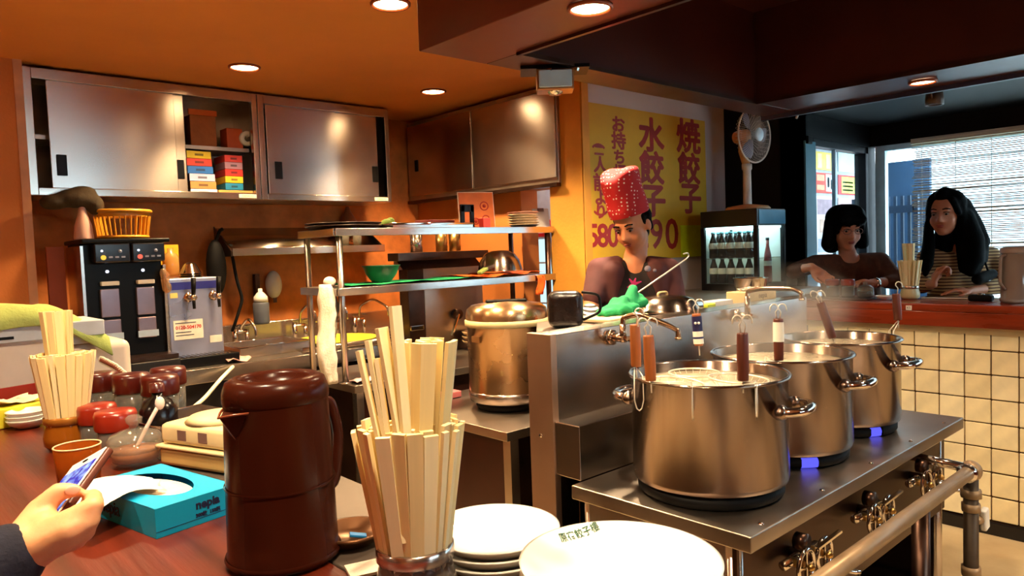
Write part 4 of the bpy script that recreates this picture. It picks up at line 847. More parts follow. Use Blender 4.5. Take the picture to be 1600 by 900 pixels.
MB().lathe([(R_, .345), (R_+.006, .348), (R_+.006, .37), (R_, .373)], 56).build('band', CREAM, t)
MB().lathe([(R_, .373), (R_+.001, .39), (R_-.004, .415), (R_-.025, .432), (R_-.07, .440), (0, .446)], 56).build('lid', WARMST, t)
MB().bar((-.07, .05, .446), (.07, -.05, .446), .05, .012).build('lid_handle', BLACK, t, bevel=.005)
ba = math.atan2(-dr.y, -dr.x); bd = V((math.cos(ba+.75), math.sin(ba+.75), 0))
MB().cyl(bd*(R_-.006) + V((0, 0, .10)), bd*(R_+.004) + V((0, 0, .10)), .010).build('drain_button', DKSTEEL, t)
bd2 = V((math.cos(ba-.85), math.sin(ba-.85), 0))
MB().box(-.004, .004, -.025, .025, -.012, .012, M=Matrix.Translation(bd2*(R_-.003) + V((0, 0, .30))) @ Matrix.Rotation(ba-.85, 4, 'Z')).build('nameplate', mat('brown_plate', (120, 80, 44), .4), t)
o = tag(MB().box(-.04, .04, -.03, .03, 0, .03).build('pink_packet', mat('pink_packet', (206, 110, 110), .6), bevel=.004), 'small pink packet on the bench left of the rice warmer', 'packet'); o.location = (1.98, 2.62, .851)
# ---- pass shelf behind the splash partition
t = thing('pass_shelf', 'stainless pass shelf behind the splash partition', 'shelf', (0, 0, 0))
MB().prism([(1.55, 1.605), (3.12, 1.605), (3.12, 1.93), (1.87, 1.93)], 1.20, 1.238).build('top', STEELW, t, bevel=.003); MB().box(1.92, 3.1, 1.89, 1.91, 0, 1.20).build('apron', DKSTEEL, t)
ZS = 1.239
bkb = P(893, 512, z=ZS)
t = thing('napkin_caddy', 'black plastic caddy with looped handle on the pass shelf', 'caddy', (1.80, 1.715, ZS), -.75)
MB().box(-.06, .06, -.045, .045, 0, .125).build('caddy_body', mat('black_crinkle', (26, 16, 14), .25, var=.5, scale=40, bump=.8, bscale=60), t, bevel=.028, seg=4)
MB().tube(smooth([(.055, -.02, .12), (.115, -.02, .11), (.12, -.02, .05), (.058, -.02, .025)], 5), .005, 8).build('handle', BLACK, t)
MB().tube(smooth([(.05, -.055, .003), (.11, -.08, .005), (.14, -.02, .004), (.1, .03, .004)], 6), .004, 6).build('cable', BLACK, t)
o = tag(MB().box(-.13, .13, -.09, .09, 0, .015).build('cutting_board', mat('pale_board2', (226, 196, 150), .6), bevel=.004), 'pale cutting board under the green cloth on the pass shelf', 'cutting board'); o.location = (2.07, 1.75, ZS); o.rotation_euler = (0, 0, .1)
gc = P(950, 488, z=1.26); 
mbg = MB()
for i in range(11):
    rd = random.Random(i+40); mbg.cap((rd.uniform(-.11, .05), rd.uniform(-.05, .05), rd.uniform(.006, .03)), (rd.uniform(-.02, .12), rd.uniform(-.05, .05), rd.uniform(.02, .05)), .014, .02)
mbg.cap((.05, 0, .03), (.085, .01, .085), .03, .02); mbg.cap((.06, .02, .03), (.11, .0, .05), .03, .02)
o = tag(remesh(mbg, 'green_cloth', GREENC, .007, 2), 'crumpled bright green cloth on the pass shelf before the cook', 'cloth'); o.location = (2.13, 1.74, ZS+.018)
lc = P(1036, 484, z=1.25); lx, ly = 2.42, 1.762
t = thing('dome_lid', 'large domed steel lid on the pass shelf before the cook', 'lid', (lx, ly, ZS))
MB().lathe([(.135, 0), (.148, .004), (.148, .012), (.14, .018), (.137, .03), (.12, .052), (.08, .063), (0, .067)], 56).build('dome', POTM, t); MB().lathe([(.0, .0), (.138, .0), (.138, .006), (0, .006)], 40).build('base_disc', STEELW, t)
MB().tube(smooth([(-.03, 0, .064), (-.03, 0, .078), (.03, 0, .078), (.03, 0, .064)], 4), .005, 8).build('loop_handle', mat('straw_loop', (206, 176, 120), .6), t)
sa, sb = D(990, 462, 2.83), D(1072, 405, 3.0)
hk = thing('hook_skewer', 'long thin steel hook resting over the domed lid', 'skewer', (0, 0, 0))
dd = (sb-sa).normalized(); MB().tube([sa, sb], .0035, 8).build('shaft', WIRE, hk); MB().tube(smooth([sb, sb+dd*.02+V((0, 0, .004)), sb+dd*.012+V((0, 0, .022)), sb-dd*.015+V((0, 0, .028))], 4), .003, 6).build('hook_end', WIRE, hk)
o = tag(MB().box(-.03, .03, -.012, .012, 0, .018).build('lime_block', mat('lime_green', (190, 206, 30), .5), bevel=.004), 'small lime green block at the right of the domed lid', 'block'); o.location = (2.63, 1.68, ZS)
o = tag(MB().box(-.07, .07, -.03, .03, 0, .022).build('white_box', WHITEP, bevel=.003), 'flat white box on the right of the pass shelf', 'box'); o.location = (2.76, 1.72, ZS)
o = tag(MB().sheet(cloth(-.10, .12, -.05, .05, .004, 12, 6, 9), .002).build('blue_wrap', mat('blue_wrap', (120, 160, 206), .3, var=.4, scale=20)), 'light blue plastic wrap on the pass shelf', 'wrap'); o.location = (2.72, 1.80, ZS+.002)
tb = thing('tissue_box', 'beige tissue box with printed name at the right end of the pass shelf', 'tissue box', (2.985, 1.69, ZS))
MB().box(-.12, .12, -.055, .055, 0, .05).build('box_body', mat('beige_card', (196, 170, 120), .6), tb, bevel=.003); text('nepia', .034, mat('brown_ink', (120, 90, 60), .6), tb, Matrix.Translation((0, -.0556, .03)) @ FX)
o = MB().sheet(cloth(-.06, .06, -.03, .03, .008, 8, 6, 5), .002).build('tissue', WHITEC, tb); o.location = (0, 0, .05)
# ---- side counter with the bottle cooler and fan
t = thing('side_counter', 'dark steel counter under the bottle cooler', 'counter', (0, 0, 0))
MB().box(3.06, 4.44, 2.04, 2.69, 1.18, 1.215).build('top', STEELW, t, bevel=.003); MB().box(3.08, 4.42, 2.06, 2.08, 0, 1.18).build('front_panel', DKSTEEL, t)
CX0, CX1, CY0, CY1, CZ0, CZ1 = 3.91, 4.25, 2.17, 2.55, 1.216, 1.70
t = thing('bottle_cooler', 'black glass fronted bottle cooler with lit shelves', 'cooler', (0, 0, 0))
MB().box(CX0, CX1, CY0, CY1, CZ1-.10, CZ1).build('header', mat('dark_cooler', (16, 20, 26), .3), t, bevel=.004)
MB().box(CX0+.02, CX1-.005, CY0-.003, CY0, CZ1-.09, CZ1-.008).build('side_sign', mat('teal_sign', (40, 120, 160), .35), t)
MB().box(CX0, CX1, CY0, CY1, CZ0, CZ0+.04).build('plinth', BLACK, t)
for x, y in ((CX0, CY0), (CX0, CY1-.025), (CX1-.02, CY0), (CX1-.02, CY1-.025)): MB().box(x, x+.02, y, y+.025, CZ0+.04, CZ1-.10).build('corner_post', BLACK, t)
MB().box(CX1-.012, CX1-.004, CY0+.025, CY1-.025, CZ0+.04, CZ1-.10).box(CX0+.02, CX1-.02, CY1-.012, CY1-.004, CZ0+.04, CZ1-.10).build('back_wall', WHITEP, t)
MB().box(CX0+.004, CX0+.008, CY0+.025, CY1-.025, CZ0+.04, CZ1-.10).build('door_pane', PANE, t); MB().box(CX0+.02, CX1-.02, CY0+.004, CY0+.008, CZ0+.04, CZ1-.10).build('side_pane', PANE, t)
MB().box(CX0+.02, CX1-.02, CY0+.02, CY1-.02, CZ1-.112, CZ1-.10).build('light_strip', glow('cooler_light', (200, 240, 240), 3.2), t)
for zz in (CZ0+.19,): MB().box(CX0+.012, CX1-.015, CY0+.012, CY1-.014, zz, zz+.005).build('shelf', GLASSC, t)
COLA = mat('cola_glass', (26, 8, 6), .12, var=.2); CAPB = mat('blue_cap', (120, 180, 190), .3); LABR = mat('red_label', (190, 20, 24), .4)
bm = MB().lathe([(0, 0), (.024, 0), (.027, .006), (.026, .05), (.028, .075), (.022, .105), (.012, .135), (.011, .15), (0, .15)], 14).mesh('bottle_glass'); bm.materials.append(COLA)
cm = MB().lathe([(.012, .148), (.014, .149), (.014, .160), (0, .161)], 12).mesh('bottle_cap'); cm.materials.append(CAPB)
lm = MB().lathe([(.0275, .058), (.0295, .078), (.0255, .094)], 14).mesh('bottle_label'); lm.materials.append(LWHITE)
k = 0
for lev, zz in (('upper', CZ0+.196), ('lower', CZ0+.042)):
    for i in range(5):
        for j in range(2):
            if lev == 'lower' and j == 1: continue
            b = thing('cola_bottle', '%s dark bottle of the %s row on the %s cooler shelf' % (('first', 'second', 'third', 'fourth', 'fifth')[i], ('front', 'back')[j], lev), 'bottle', (CX0+.045+j*.06, CY1-.06-i*.06, zz), 0, 'dark bottles in the cooler')
            for nm, me in (('bottle_glass', bm), ('bottle_cap', cm), ('bottle_label', lm)):
                o = bpy.data.objects.new(nm, me); COL.objects.link(o); o.parent = b
b = thing('red_bottle', 'tall red bottle standing at the side pane of the cooler', 'bottle', (CX0+.20, CY0+.045, CZ0+.042))
MB().lathe([(0, 0), (.022, 0), (.024, .01), (.024, .13), (.02, .17), (.010, .22), (.0095, .26), (0, .26)], 16).build('bottle_body', RED, b); MB().lathe([(.0245, .10), (.0245, .13)], 16).build('bottle_label', LWHITE, b); MB().lathe([(.011, .255), (.011, .27), (0, .27)], 12).build('bottle_cap', BLACK, b)
o = tag(MB().lathe([(0, 0), (.05, 0), (.075, .02), (.09, .05), (.092, .085), (.097, .088), (.097, .091), (.088, .09), (.085, .05), (.05, .006), (0, .005)], 40).build('steel_mixing_bowl', CHROME), 'shiny steel bowl in front of the bottle cooler', 'bowl'); bb = P(1188, 456, z=1.218); o.location = (3.72, 2.11, 1.216)
f_ = thing('desk_fan', 'white desk fan with wire cage on top of the bottle cooler', 'fan', (4.09, 2.33, CZ1+.001))
FW = mat('fan_white', (206, 196, 186), .4); FO = mat('fan_cream', (206, 150, 100), .45)
MB().lathe([(0, 0), (.13, 0), (.135, .008), (.12, .022), (.03, .035), (0, .036)], 36).build('base', FO, f_); MB().lathe([(.026, .03), (.024, .24), (.03, .25), (.03, .28), (0, .28)], 20).build('stem', FW, f_)
hub = V((.01, -.03, .45)); aim = (V((-.02, -1.0, -.02))).normalized(); aim = Matrix.Rotation(-.06, 3, 'Z') @ aim
q = V((0, 0, 1)).rotation_difference(aim).to_matrix().to_4x4(); Mh = Matrix.Translation(hub) @ q
MB().tube([(0, 0, .27), (0, .03, .36), hub - aim*.06], [.024, .022, .03], 12).build('neck', FO, f_)
MB().lathe([(0, -.12), (.035, -.115), (.045, -.08), (.042, -.03), (0, -.02)], 24, M=Mh).build('motor', FO, f_)
RF = .165
MB().tube([Mh @ V((RF*math.cos(a), RF*math.sin(a), .02)) for a in [2*PI*k/48 for k in range(48)]], .005, 8, closed=True).build('cage_ring', FW, f_)
cg = MB()
for k in range(72):
    a = 2*PI*k/72; e = lambda r, z: Mh @ V((r*math.cos(a), r*math.sin(a), z))
    cg.tube([e(.04, .055), e(.10, .05), e(.145, .035), e(RF, .02)], .0009, 4); 
    if k % 2 == 0: cg.tube([e(RF, .02), e(.14, -.02), e(.05, -.035)], .0009, 4)
for rr in (.08, .12): cg.tube([Mh @ V((rr*math.cos(a), rr*math.sin(a), .048)) for a in [2*PI*k/36 for k in range(36)]], .0009, 4, closed=True)
stuff(cg.build('cage_wires', FW, f_))
MB().lathe([(0, .062), (.035, .060), (.042, .054), (.042, .05), (0, .05)], 28, M=Mh).build('badge', mat('pale_blue_badge', (206, 226, 240), .3), f_)
for k in range(3):
    bl_ = MB(); a0 = k*2*PI/3; gr = []
    for i in range(8):
        r = .03 + .115*i/7; wv = .35 + .5*math.sin(PI*i/7*.8+.3); gr.append([Mh @ V((r*math.cos(a0+wv*(j/5-.5)), r*math.sin(a0+wv*(j/5-.5)), .018*(j/5-.5)+.005)) for j in range(6)])
    bl_.sheet(gr, .0015).build('blade', mat('fan_blade', (120, 120, 140), .3, trans=.0), f_)
# ---- yellow sign
sg = thing('menu_sign', 'yellow sign with red hand painted Japanese writing on the white wall', 'sign', (0, 0, 0))
sy = 2.698; q0 = P(911, 163, y=sy); q1 = P(1103, 186, y=sy); q2 = P(1097, 400, y=sy)
SX0, SX1, SZ1, SZ0 = q0.x, q1.x-.02, (q0.z+q1.z)/2, q2.z
MB().box(SX0, SX1, sy-.004, sy, SZ0, SZ1).build('sheet', mat('sign_yellow', (206, 160, 28), .6, var=.10, scale=4), sg)
a0 = P(1062, 352, y=sy); MB().box(a0.x, SX1, sy-.007, sy-.004, SZ0, P(1080, 352, y=sy).z).build('lime_note', mat('lime_note', (206, 216, 20), .5), sg)
RP = mat('red_paint', (150, 26, 16), .5); PP_ = mat('purple_paint', (120, 54, 96), .5)
def glyph(ch, px, py, hpx, m=RP, sx=1.0, bold=.0035):
    p = P(px, py, y=sy-.0045); sz = hpx*1.1*(CR.transposed() @ (p-CAMP)).z*-1/FPX
    return text(ch, sz, m, sg, Matrix.Translation(p) @ FX, ext=.0006, sx=sx, fat=bold)
for ch, px, py, h in (('焼', 1076, 217, 50), ('餃', 1077, 267, 46), ('子', 1079, 313, 46), ('水', 1018, 215, 50), ('餃', 1019, 266, 48), ('子', 1021, 317, 50)): glyph(ch, px, py, h, sx=1.2, bold=.007)
for ch, px, py, h in (('お', 966, 196, 24), ('持', 967, 222, 26), ('ち', 968, 247, 22), ('帰', 969, 273, 26), ('り', 969, 298, 24)): glyph(ch, px, py, h, sx=1.25)
for ch, px, py, h in (('︵', 935, 222, 22), ('二', 936, 236, 17), ('人', 938, 259, 24), ('前', 938, 287, 26), ('よ', 939, 310, 24), ('り', 939, 332, 22), ('︶', 939, 344, 24)): glyph(ch, px, py, h, sx=1.2)
for ch, px, py, h in (('5', 927, 370, 46), ('8', 942, 370, 46), ('0', 958, 370, 46), ('2', 1003, 368, 56), ('9', 1026, 368, 58), ('0', 1050, 368, 60)): glyph(ch, px, py, h, sx=1.1, bold=.004)
# ---- store room things seen through the doorway
t = thing('drink_fridge', 'pale lit drink fridge with a red header beyond the doorway', 'fridge', (0, 0, 0))
MB().box(3.82, 4.4, 3.72, 4.30, 0, 1.95).build('cabinet', mat('fridge_white', (190, 206, 216), .4), t, bevel=.006)
MB().box(3.81, 3.82, 3.76, 4.27, 1.60, 1.72).build('header', mat('header_red', (206, 30, 36), .4), t); text('Coca-Cola', .085, glow('header_white', (255, 240, 240), .9), t, Matrix.Translation((3.809, 4.01, 1.655)) @ FMX, bold=.002)
MB().box(3.812, 3.82, 3.76, 4.27, .3, 1.58).build('lit_pane', glow('fridge_glow', (176, 216, 226), .75), t)
for zz in (.8, 1.1, 1.4): MB().box(3.806, 3.812, 3.76, 4.27, zz, zz+.012).build('shelf_line', WHITEP, t)
o = thing('step_ladder', 'aluminium step ladder standing in the doorway', 'ladder', (0, 0, 0))
ALU = mat('aluminium', (190, 206, 226), .35, .9)
for y in (3.03, 3.20): MB().bar((3.40, y, 0), (3.26, y, 1.62), .02, .05).build('rail', ALU, o)
for k in range(5): MB().box(3.39-k*.024-.03, 3.39-k*.024+.03, 3.04, 3.19, .3+k*.28, .32+k*.28).build('step', ALU, o)
l = bpy.data.lights.new('store_lamp', 'POINT'); l.energy = 14; l.color = (.75, .88, 1); l.shadow_soft_size = .12
lo = thing('ceiling_bulb', 'bare cool bulb on the store room ceiling', 'bulb', (3.75, 3.35, 2.36)); MB().ell((0, 0, 0), .05, n=16, m=10).build('bulb_glass', glow('cool_bulb', (210, 230, 255), 6), lo); MB().cyl((0, 0, .045), (0, 0, .089), .025).build('socket', WHITEP, lo)
lq = bpy.data.objects.new('store_lamp', l); COL.objects.link(lq); lq.parent = lo; lq.location = (0, 0, -.1)
# ---- emergency light and spot under the hood edge
t = thing('emergency_light', 'box emergency light with clear lens under the hood corner', 'lamp', (P(866, 106, z=2.149).x, P(866, 106, z=2.149).y, 2.149), -.75)
MB().box(-.12, .12, -.05, .07, -.012, 0).build('mounting_plate', BLACK, t); MB().box(-.065, .065, -.045, .04, -.085, -.012).build('housing', mat('steel_tan', (170, 120, 80), .3, .8), t, bevel=.004)
MB().box(-.058, .058, -.054, -.045, -.078, -.018).build('lens', mat('lens_pale', (190, 216, 226), .15), t, bevel=.004); MB().lathe([(0, -.098), (.02, -.096), (.028, -.085)], 20).build('button', CHROME, t)
for dx in (-.04, .05): MB().bar((dx, -.03, -.006), (dx+.03, -.05, -.02), .012, .01).build('bracket', CHROME, t)
sp_ = P(1460, 152, z=2.24)
t = thing('spot_lamp', 'small dark spotlight hanging from the black ceiling', 'spotlight', (sp_.x, sp_.y, 2.319))
MB().cyl((0, 0, 0), (0, 0, -.012), .05).build('canopy', mat('grey_cap', (90, 70, 60), .4), t); MB().tube(smooth([(-.05, 0, -.01), (-.06, 0, -.05), (-.04, 0, -.09)], 4), .006, 8).tube(smooth([(.05, 0, -.01), (.06, 0, -.05), (.04, 0, -.09)], 4), .006, 8).build('yoke', DKSTEEL, t)
MB().lathe([(0, -.05), (.04, -.05), (.045, -.09), (.045, -.12), (.036, -.12), (.03, -.09), (0, -.085)], 24).build('shade', mat('grey_cap', (90, 70, 60), .4), t)
t = thing('wall_hook', 'thin white cable hook high on the dark pillar', 'hook', (4.44, 2.24, 2.20)); pa = P(1240, 174, x=4.44)
MB().tube(smooth([(0, .03, .05), (-.01, -.02, .055), (-.012, -.045, .03), (-.008, -.02, -.02)], 5), .007, 8).build('hook_wire', WHITEP, t)
t.location = (4.44, pa.y, pa.z-.03)
o = tag(MB().box(-.03, .03, -.02, 0, 0, .05).build('door_camera', BLACK, bevel=.005), 'small black box at the top corner of the end window', 'camera'); pa = P(1262, 225, y=2.184); o.location = (pa.x, 2.184, pa.z)
# ================================================================ FOREGROUND COUNTER
ZC = 1.101; SIDE = V((.7385, -.6733, 0)).normalized(); FWD = V((.671, .739, 0)).normalized()
# ---- brown pitcher
t = thing('water_pitcher', 'large translucent brown water pitcher in the foreground', 'pitcher', (.418, .945, ZC))
PIT = mat('brown_acrylic', (62, 24, 13), .25, var=.10, scale=5, trans=.25, ior=1.2, rvar=.05)
b = MB().lathe([(0, 0), (.070, 0), (.0745, .004), (.0755, .012), (.073, .02), (.0715, .10), (.0695, .20), (.0685, .245)], 56); b.build('body', PIT, t)
MB().lathe([(.0690, .245), (.0698, .247), (.0695, .262), (.065, .276), (.055, .282), (.047, .281), (.043, .276), (.040, .266), (0, .264)], 56).build('lid', PIT, t)
MB().lathe([(.0727, .118), (.0732, .120), (.0727, .122)], 56).build('seam', PIT, t)
MB().lathe([(.0757, .006), (.0772, .010), (.0757, .014)], 56).build('base_rim', PIT, t)
sd = -(FWD*.85 + SIDE*.52).normalized(); sn = V((-sd.y, sd.x, 0))
vs = [sd*.066 + sn*.026 + V((0, 0, .240)), sd*.066 - sn*.026 + V((0, 0, .240)), sd*.092 + V((0, 0, .238)), sd*.067 + V((0, 0, .195))]
sp_ = MB(); sp_.add(vs, [(0, 2, 1), (0, 3, 2), (1, 2, 3), (0, 1, 3)]); sp_.build('spout', PIT, t, bevel=.003)
MB().tube([vs[0]*1.005, (vs[0]+vs[2])*.503, vs[2], (vs[1]+vs[2])*.503, vs[1]*1.005], .0018, 6).build('spout_edge', mat('brown_edge', (110, 52, 30), .25), t)
t.scale = (1, 1, .89)
hd_ = (FWD*.55 + SIDE*.45).normalized()
MB().tube(smooth([hd_*.066 + V((0, 0, .23)), hd_*.088 + V((0, 0, .225)), hd_*.1 + V((0, 0, .17)), hd_*.09 + V((0, 0, .09)), hd_*.07 + V((0, 0, .08))], 5), .008, 10).build('handle', PIT, t)
# ---- chopsticks
def stick_mesh(w0, d0, w1, d1, L, nm):
    m = MB(); m.bar((0, 0, 0), (0, 0, L), w1, d1, (0, 1, 0), w0, d0); return m
smesh = []
for i, (w, d_) in enumerate(((.0165, .0052), (.015, .0052), (.0085, .005), (.0175, .005))):
    me = stick_mesh(w, d_, w*.72, d_*.85, .205, 'c').mesh('chopsticks'); me.materials.append(CHOP if i % 2 else CHOP2); smesh.append(me)
def stick(p, axis, spin, label, grp, i):
    o = bpy.data.objects.new('chopsticks', smesh[i % len(smesh)]); COL.objects.link(o)
    q = V((0, 0, 1)).rotation_difference(V(axis).normalized()).to_matrix().to_4x4()
    o.matrix_world = Matrix.Translation(p) @ q @ Matrix.Rotation(spin, 4, 'Z'); tag(o, label, 'chopsticks', grp); return o
def holder(c, label, where, jar, ring, rj=.044, seed=1, n1=21, n2=15, nup=14, upoff=.012, slim=False):
    rd = random.Random(seed); c = V(c)
    t = thing('chopstick_holder', label, 'holder', c, 0, 'chopstick holders')
    MB().lathe([(0, 0), (rj*.8, 0), (rj*1.05, .012), (rj*1.08, .03), (rj*.95, .055), (rj*.92, .066), (rj*.88, .066), (rj*.9, .055), (rj*1.0, .03), (rj*.75, .006), (0, .005)], 40).build('jar', jar, t)
    MB().lathe([(rj*.93, .058), (rj*1.03, .060), (rj*1.03, .074), (rj*.97, .076), (rj*.90, .074), (rj*.90, .060), (rj*.93, .058)], 40).build('rim_band', ring, t)
    g = 'chopsticks in the ' + where
    lo = 'chopstick pair in the lower layer of the ' + where; up_ = 'chopstick pair in the upper bunch of the ' + where
    k = 0
    for n, r0, r1, dz in ((n1, .031, .059, 0), (n2, .019, .044, .006), (6, .008, .026, .008)):
        for i in range(n):
            a = 2*PI*(i+rd.uniform(-.2, .2))/n; e = V((math.cos(a), math.sin(a), 0)); r1_ = r1*rd.uniform(.96, 1.03)
            p = c + e*r0 + V((0, 0, .008+rd.uniform(0, .006))); ax = (e*(r1_-r0) + V((rd.uniform(-.004, .004), rd.uniform(-.004, .004), .20)))
            stick(p, ax, a + PI/2 + rd.uniform(-.25, .25), lo, g, rd.randrange(4)); k += 1
    for i in range(nup):
        a = 2*PI*i/nup + rd.uniform(-.2, .2); rr = (.024 if i % 3 else .010); e = V((math.cos(a), math.sin(a), 0)); e0 = SIDE*upoff
        p = c + e*rr*.75 + e0*.5 + V((0, 0, .105)); ax = e*rr*.42 + e0*.7 + V((0, 0, .20))
        stick(p, ax, a + PI/2 + rd.uniform(-.3, .3), up_, g, rd.choice((0, 1, 3)))
    return c, up_, g
AMB = glass('amber_jar', (206, 120, 30), .05, .35)
c0, ul, gg = holder((.464, .694, ZC), 'steel rimmed jar packed with chopsticks in the foreground', 'foreground holder', glass('grey_jar', (190, 180, 170), .05, .6), STEEL, nup=12, upoff=.022)
for px0, py0, px1, py1, sp in ((561, 548, 604, 700, .2), (575, 532, 612, 700, .3), (596, 512, 636, 700, .0), (617, 478, 640, 700, .0), (589, 560, 616, 700, .5)):   # stray ones leaning left
    a = D(px1, py1+40, .80); b2 = D(px0, py0, .80); L = .205; dv = (b2-a).normalized(); stick(b2 - dv*L, dv, sp+.3, {561: 'thin chopsticks leaning farthest left out of the foreground holder', 575: 'thin chopsticks, second from the left, leaning out of the foreground holder', 596: 'wide chopstick pair leaning left beside the tallest in the foreground holder', 617: 'tallest chopstick pair sticking up from the foreground holder', 589: 'short thin chopsticks leaning left, third from the left in the foreground holder'}[px0], gg, 2 if px0 < 590 else 0)
holder((.340, 1.880, ZC), 'amber jar packed with chopsticks beside the yellow tissue box', 'holder by the yellow tissue box', AMB, mat('amber_rim', (170, 110, 40), .3, .4), seed=5, upoff=-.006, nup=15)
hc = P(1422, 470, z=1.156); wc = 4.36
def onW(px, py=468, x=None):
    p = P(px, py, x=x or wc); return V((p.x, p.y, 1.156))
holder(onW(1422), 'cream jar packed with chopsticks between the two diners', 'holder between the diners', mat('cream_jar', (200, 186, 140), .3), STEEL, seed=9, upoff=-.004, nup=7, n1=18, n2=8, rj=.046)
# ---- plates
def plate(c, r, label, grp, foot=.55):
    o = tag(MB().lathe([(0, .003), (r*foot*.9, .003), (r*foot*.92, 0), (r*foot, 0), (r*foot+.003, .004), (r*.86, .010), (r, .021), (r+.001, .023), (r-.003, .0235), (r*.84, .0135), (r*.55, .009), (0, .008)], 64).build('white_plate', CERAM), label, 'plate', grp); o.location = c; return o
pc = P(968, 866, z=1.19); nm_ = ('lowest', 'second lowest', 'middle', 'second highest', 'topmost')
for i in range(5):
    o = plate((pc.x, pc.y, ZC+i*.0155), .104, '%s white plate of the large stack at the bottom of the picture' % nm_[i], 'large white plates in the foreground')
    if i == 4: topz = ZC+i*.0155
BLS = mat('plate_blue', (90, 110, 130), .4)
p_a = P(874, 842, z=topz+.017); p_b = P(936, 826, z=topz+.017); mid = (p_a+p_b)/2; dx = (p_b-p_a); ang = math.atan2(dx.y, dx.x)
sl = rotM(0, 0, 0)
tx_ = text('原宿餃子樓', dx.length/5*.98, mat('green_ink', (60, 110, 84), .5), o, Matrix.Translation((mid.x-pc.x, mid.y-pc.y, .0172)) @ Matrix.Rotation(ang, 4, 'Z'), bold=.0001)
for v in tx_.data.vertices:      # print follows the glazed rim
    rr = math.hypot(v.co.x, v.co.y)/.104; v.co.z = .0008 + (.009 + (.0135-.009)*(rr-.55)/.29 if rr < .84 else .0135 + .010*(rr-.84)/.13)
pc2 = P(772, 838, z=1.135)
for i in range(3): plate((pc2.x, pc2.y, ZC+i*.012), .086, '%s white plate of the small stack behind the chopsticks' % ('lowest', 'middle', 'topmost')[i], 'small white plates in the foreground', .6)
o = tag(MB().box(-.03, .03, -.02, .02, 0, .004).build('paper_napkin', WHITEC), 'corner of a white napkin between the pitcher and the chopsticks', 'napkin'); wb = P(558, 897, z=ZC); o.location = (wb.x+.02, wb.y, ZC); o.rotation_euler = (0, 0, -.3)
# ashtray
ac = P(538, 838, z=1.11)
t = thing('ash_saucer', 'small brown metal saucer beside the pitcher', 'saucer', (max(ac.x, .51), ac.y, ZC)); MB().lathe([(0, 0), (.035, 0), (.046, .012), (.049, .014), (.049, .017), (.045, .017), (.034, .005), (0, .004)], 36).build('dish', mat('bronze_dish', (110, 74, 46), .3, .7), t)
o = tag(MB().box(-.012, .012, -.006, .006, 0, .004).build('blue_wrapper', mat('blue_wrapper', (30, 130, 200), .4), bevel=.001), 'tiny blue wrapper lying in the brown saucer', 'wrapper'); o.location = (max(ac.x, .51)+.006, ac.y-.008, ZC+.006); o.rotation_euler = (0, .2, -.5)
# ---- blue tissue box
BLUEB = mat('cyan_card', (0, 156, 200), .45, var=.04)
tx = V((.312, 1.148, ZC)); ra_ = math.atan2(.20, .98)
t = thing('tissue_box', 'bright blue tissue box on the wooden counter', 'tissue box', tx, ra_)
BW_, BL_, BH_ = .135, .235, .044
slot = [(BW_/2 + .043*math.cos(a)*1.0, BL_*.52 + .085*math.sin(a)) for a in [2*PI*k/36 for k in range(36)]]
m_ = MB(); m_.box(0, BW_, 0, .001, 0, BH_).box(0, BW_, BL_-.001, BL_, 0, BH_).box(0, .001, .001, BL_-.001, 0, BH_).box(BW_-.001, BW_, .001, BL_-.001, 0, BH_).box(0, BW_, 0, BL_, -.0005, 0.0005)
# top with an oval opening
outer = []
for k in range(36):
    a = 2*PI*k/36; c_, s_ = math.cos(a), math.sin(a); u = min(BW_/2/abs(c_) if abs(c_) > 1e-6 else 9, (BL_*.52 if s_ < 0 else BL_*.48)/abs(s_) if abs(s_) > 1e-6 else 9); outer.append((BW_/2+c_*u, BL_*.52+s_*u))
vs = [(x, y, BH_) for x, y in slot] + [(x, y, BH_) for x, y in outer]
m_.add(vs, [(k, (k+1) % 36, 36+(k+1) % 36, 36+k)[::-1] for k in range(36)])
for cx_, cy2, k0 in ((0, 0, 0), (BW_, 0, 0), (0, BL_, 0), (BW_, BL_, 0)):
    near = sorted(range(36), key=lambda k: (outer[k][0]-cx_)**2+(outer[k][1]-cy2)**2)[:2]; m_.add([(*outer[near[0]], BH_), (*outer[near[1]], BH_), (cx_, cy2, BH_)], [(0, 1, 2)])
m_.build('carton', BLUEB, t)
MB().prism([(x*.995+BW_/2*.005, y) for x, y in slot], BH_-.012, BH_-.010).build('film', WHITEC, t)
text('nepia', .019, INK, t, Matrix.Translation((BW_*.62, -.0006, .030)) @ FX, bold=.0006); text('300枚  150組', .0075, INK, t, Matrix.Translation((BW_*.62, -.0006, .014)) @ FX, bold=.0003)
MB().box(0, BW_, -.0007, 0, .0085, .0091).build('seam', INK, t); text('nepia', .03, INK, t, Matrix.Translation((-.0006, .14, .022)) @ FMX, bold=.0004)
g = []
for i in range(13):
    v = i/12; row = []
    for j in range(11):
        u = j/10-.5; x = .075 - v*.135; wdt = .05 + .075*v; row.append((x + .012*math.sin(u*5), BL_*.55 + u*wdt*1.5 + .02*v, BH_ - .004 + .014*math.sin(min(v*1.5, 1)*PI*.6) - .020*max(0, v-.75) + .004*math.sin(u*14+v*5)))
    g.append(row)
ti = tag(MB().sheet(g, .0008).build('paper_tissue', mat('tissue_paper', (240, 236, 224), .85, var=.03, bump=.3, bscale=30)), 'white tissue pulled half out of the blue box', 'tissue'); ti.location = tx; ti.rotation_euler = (0, 0, ra_)
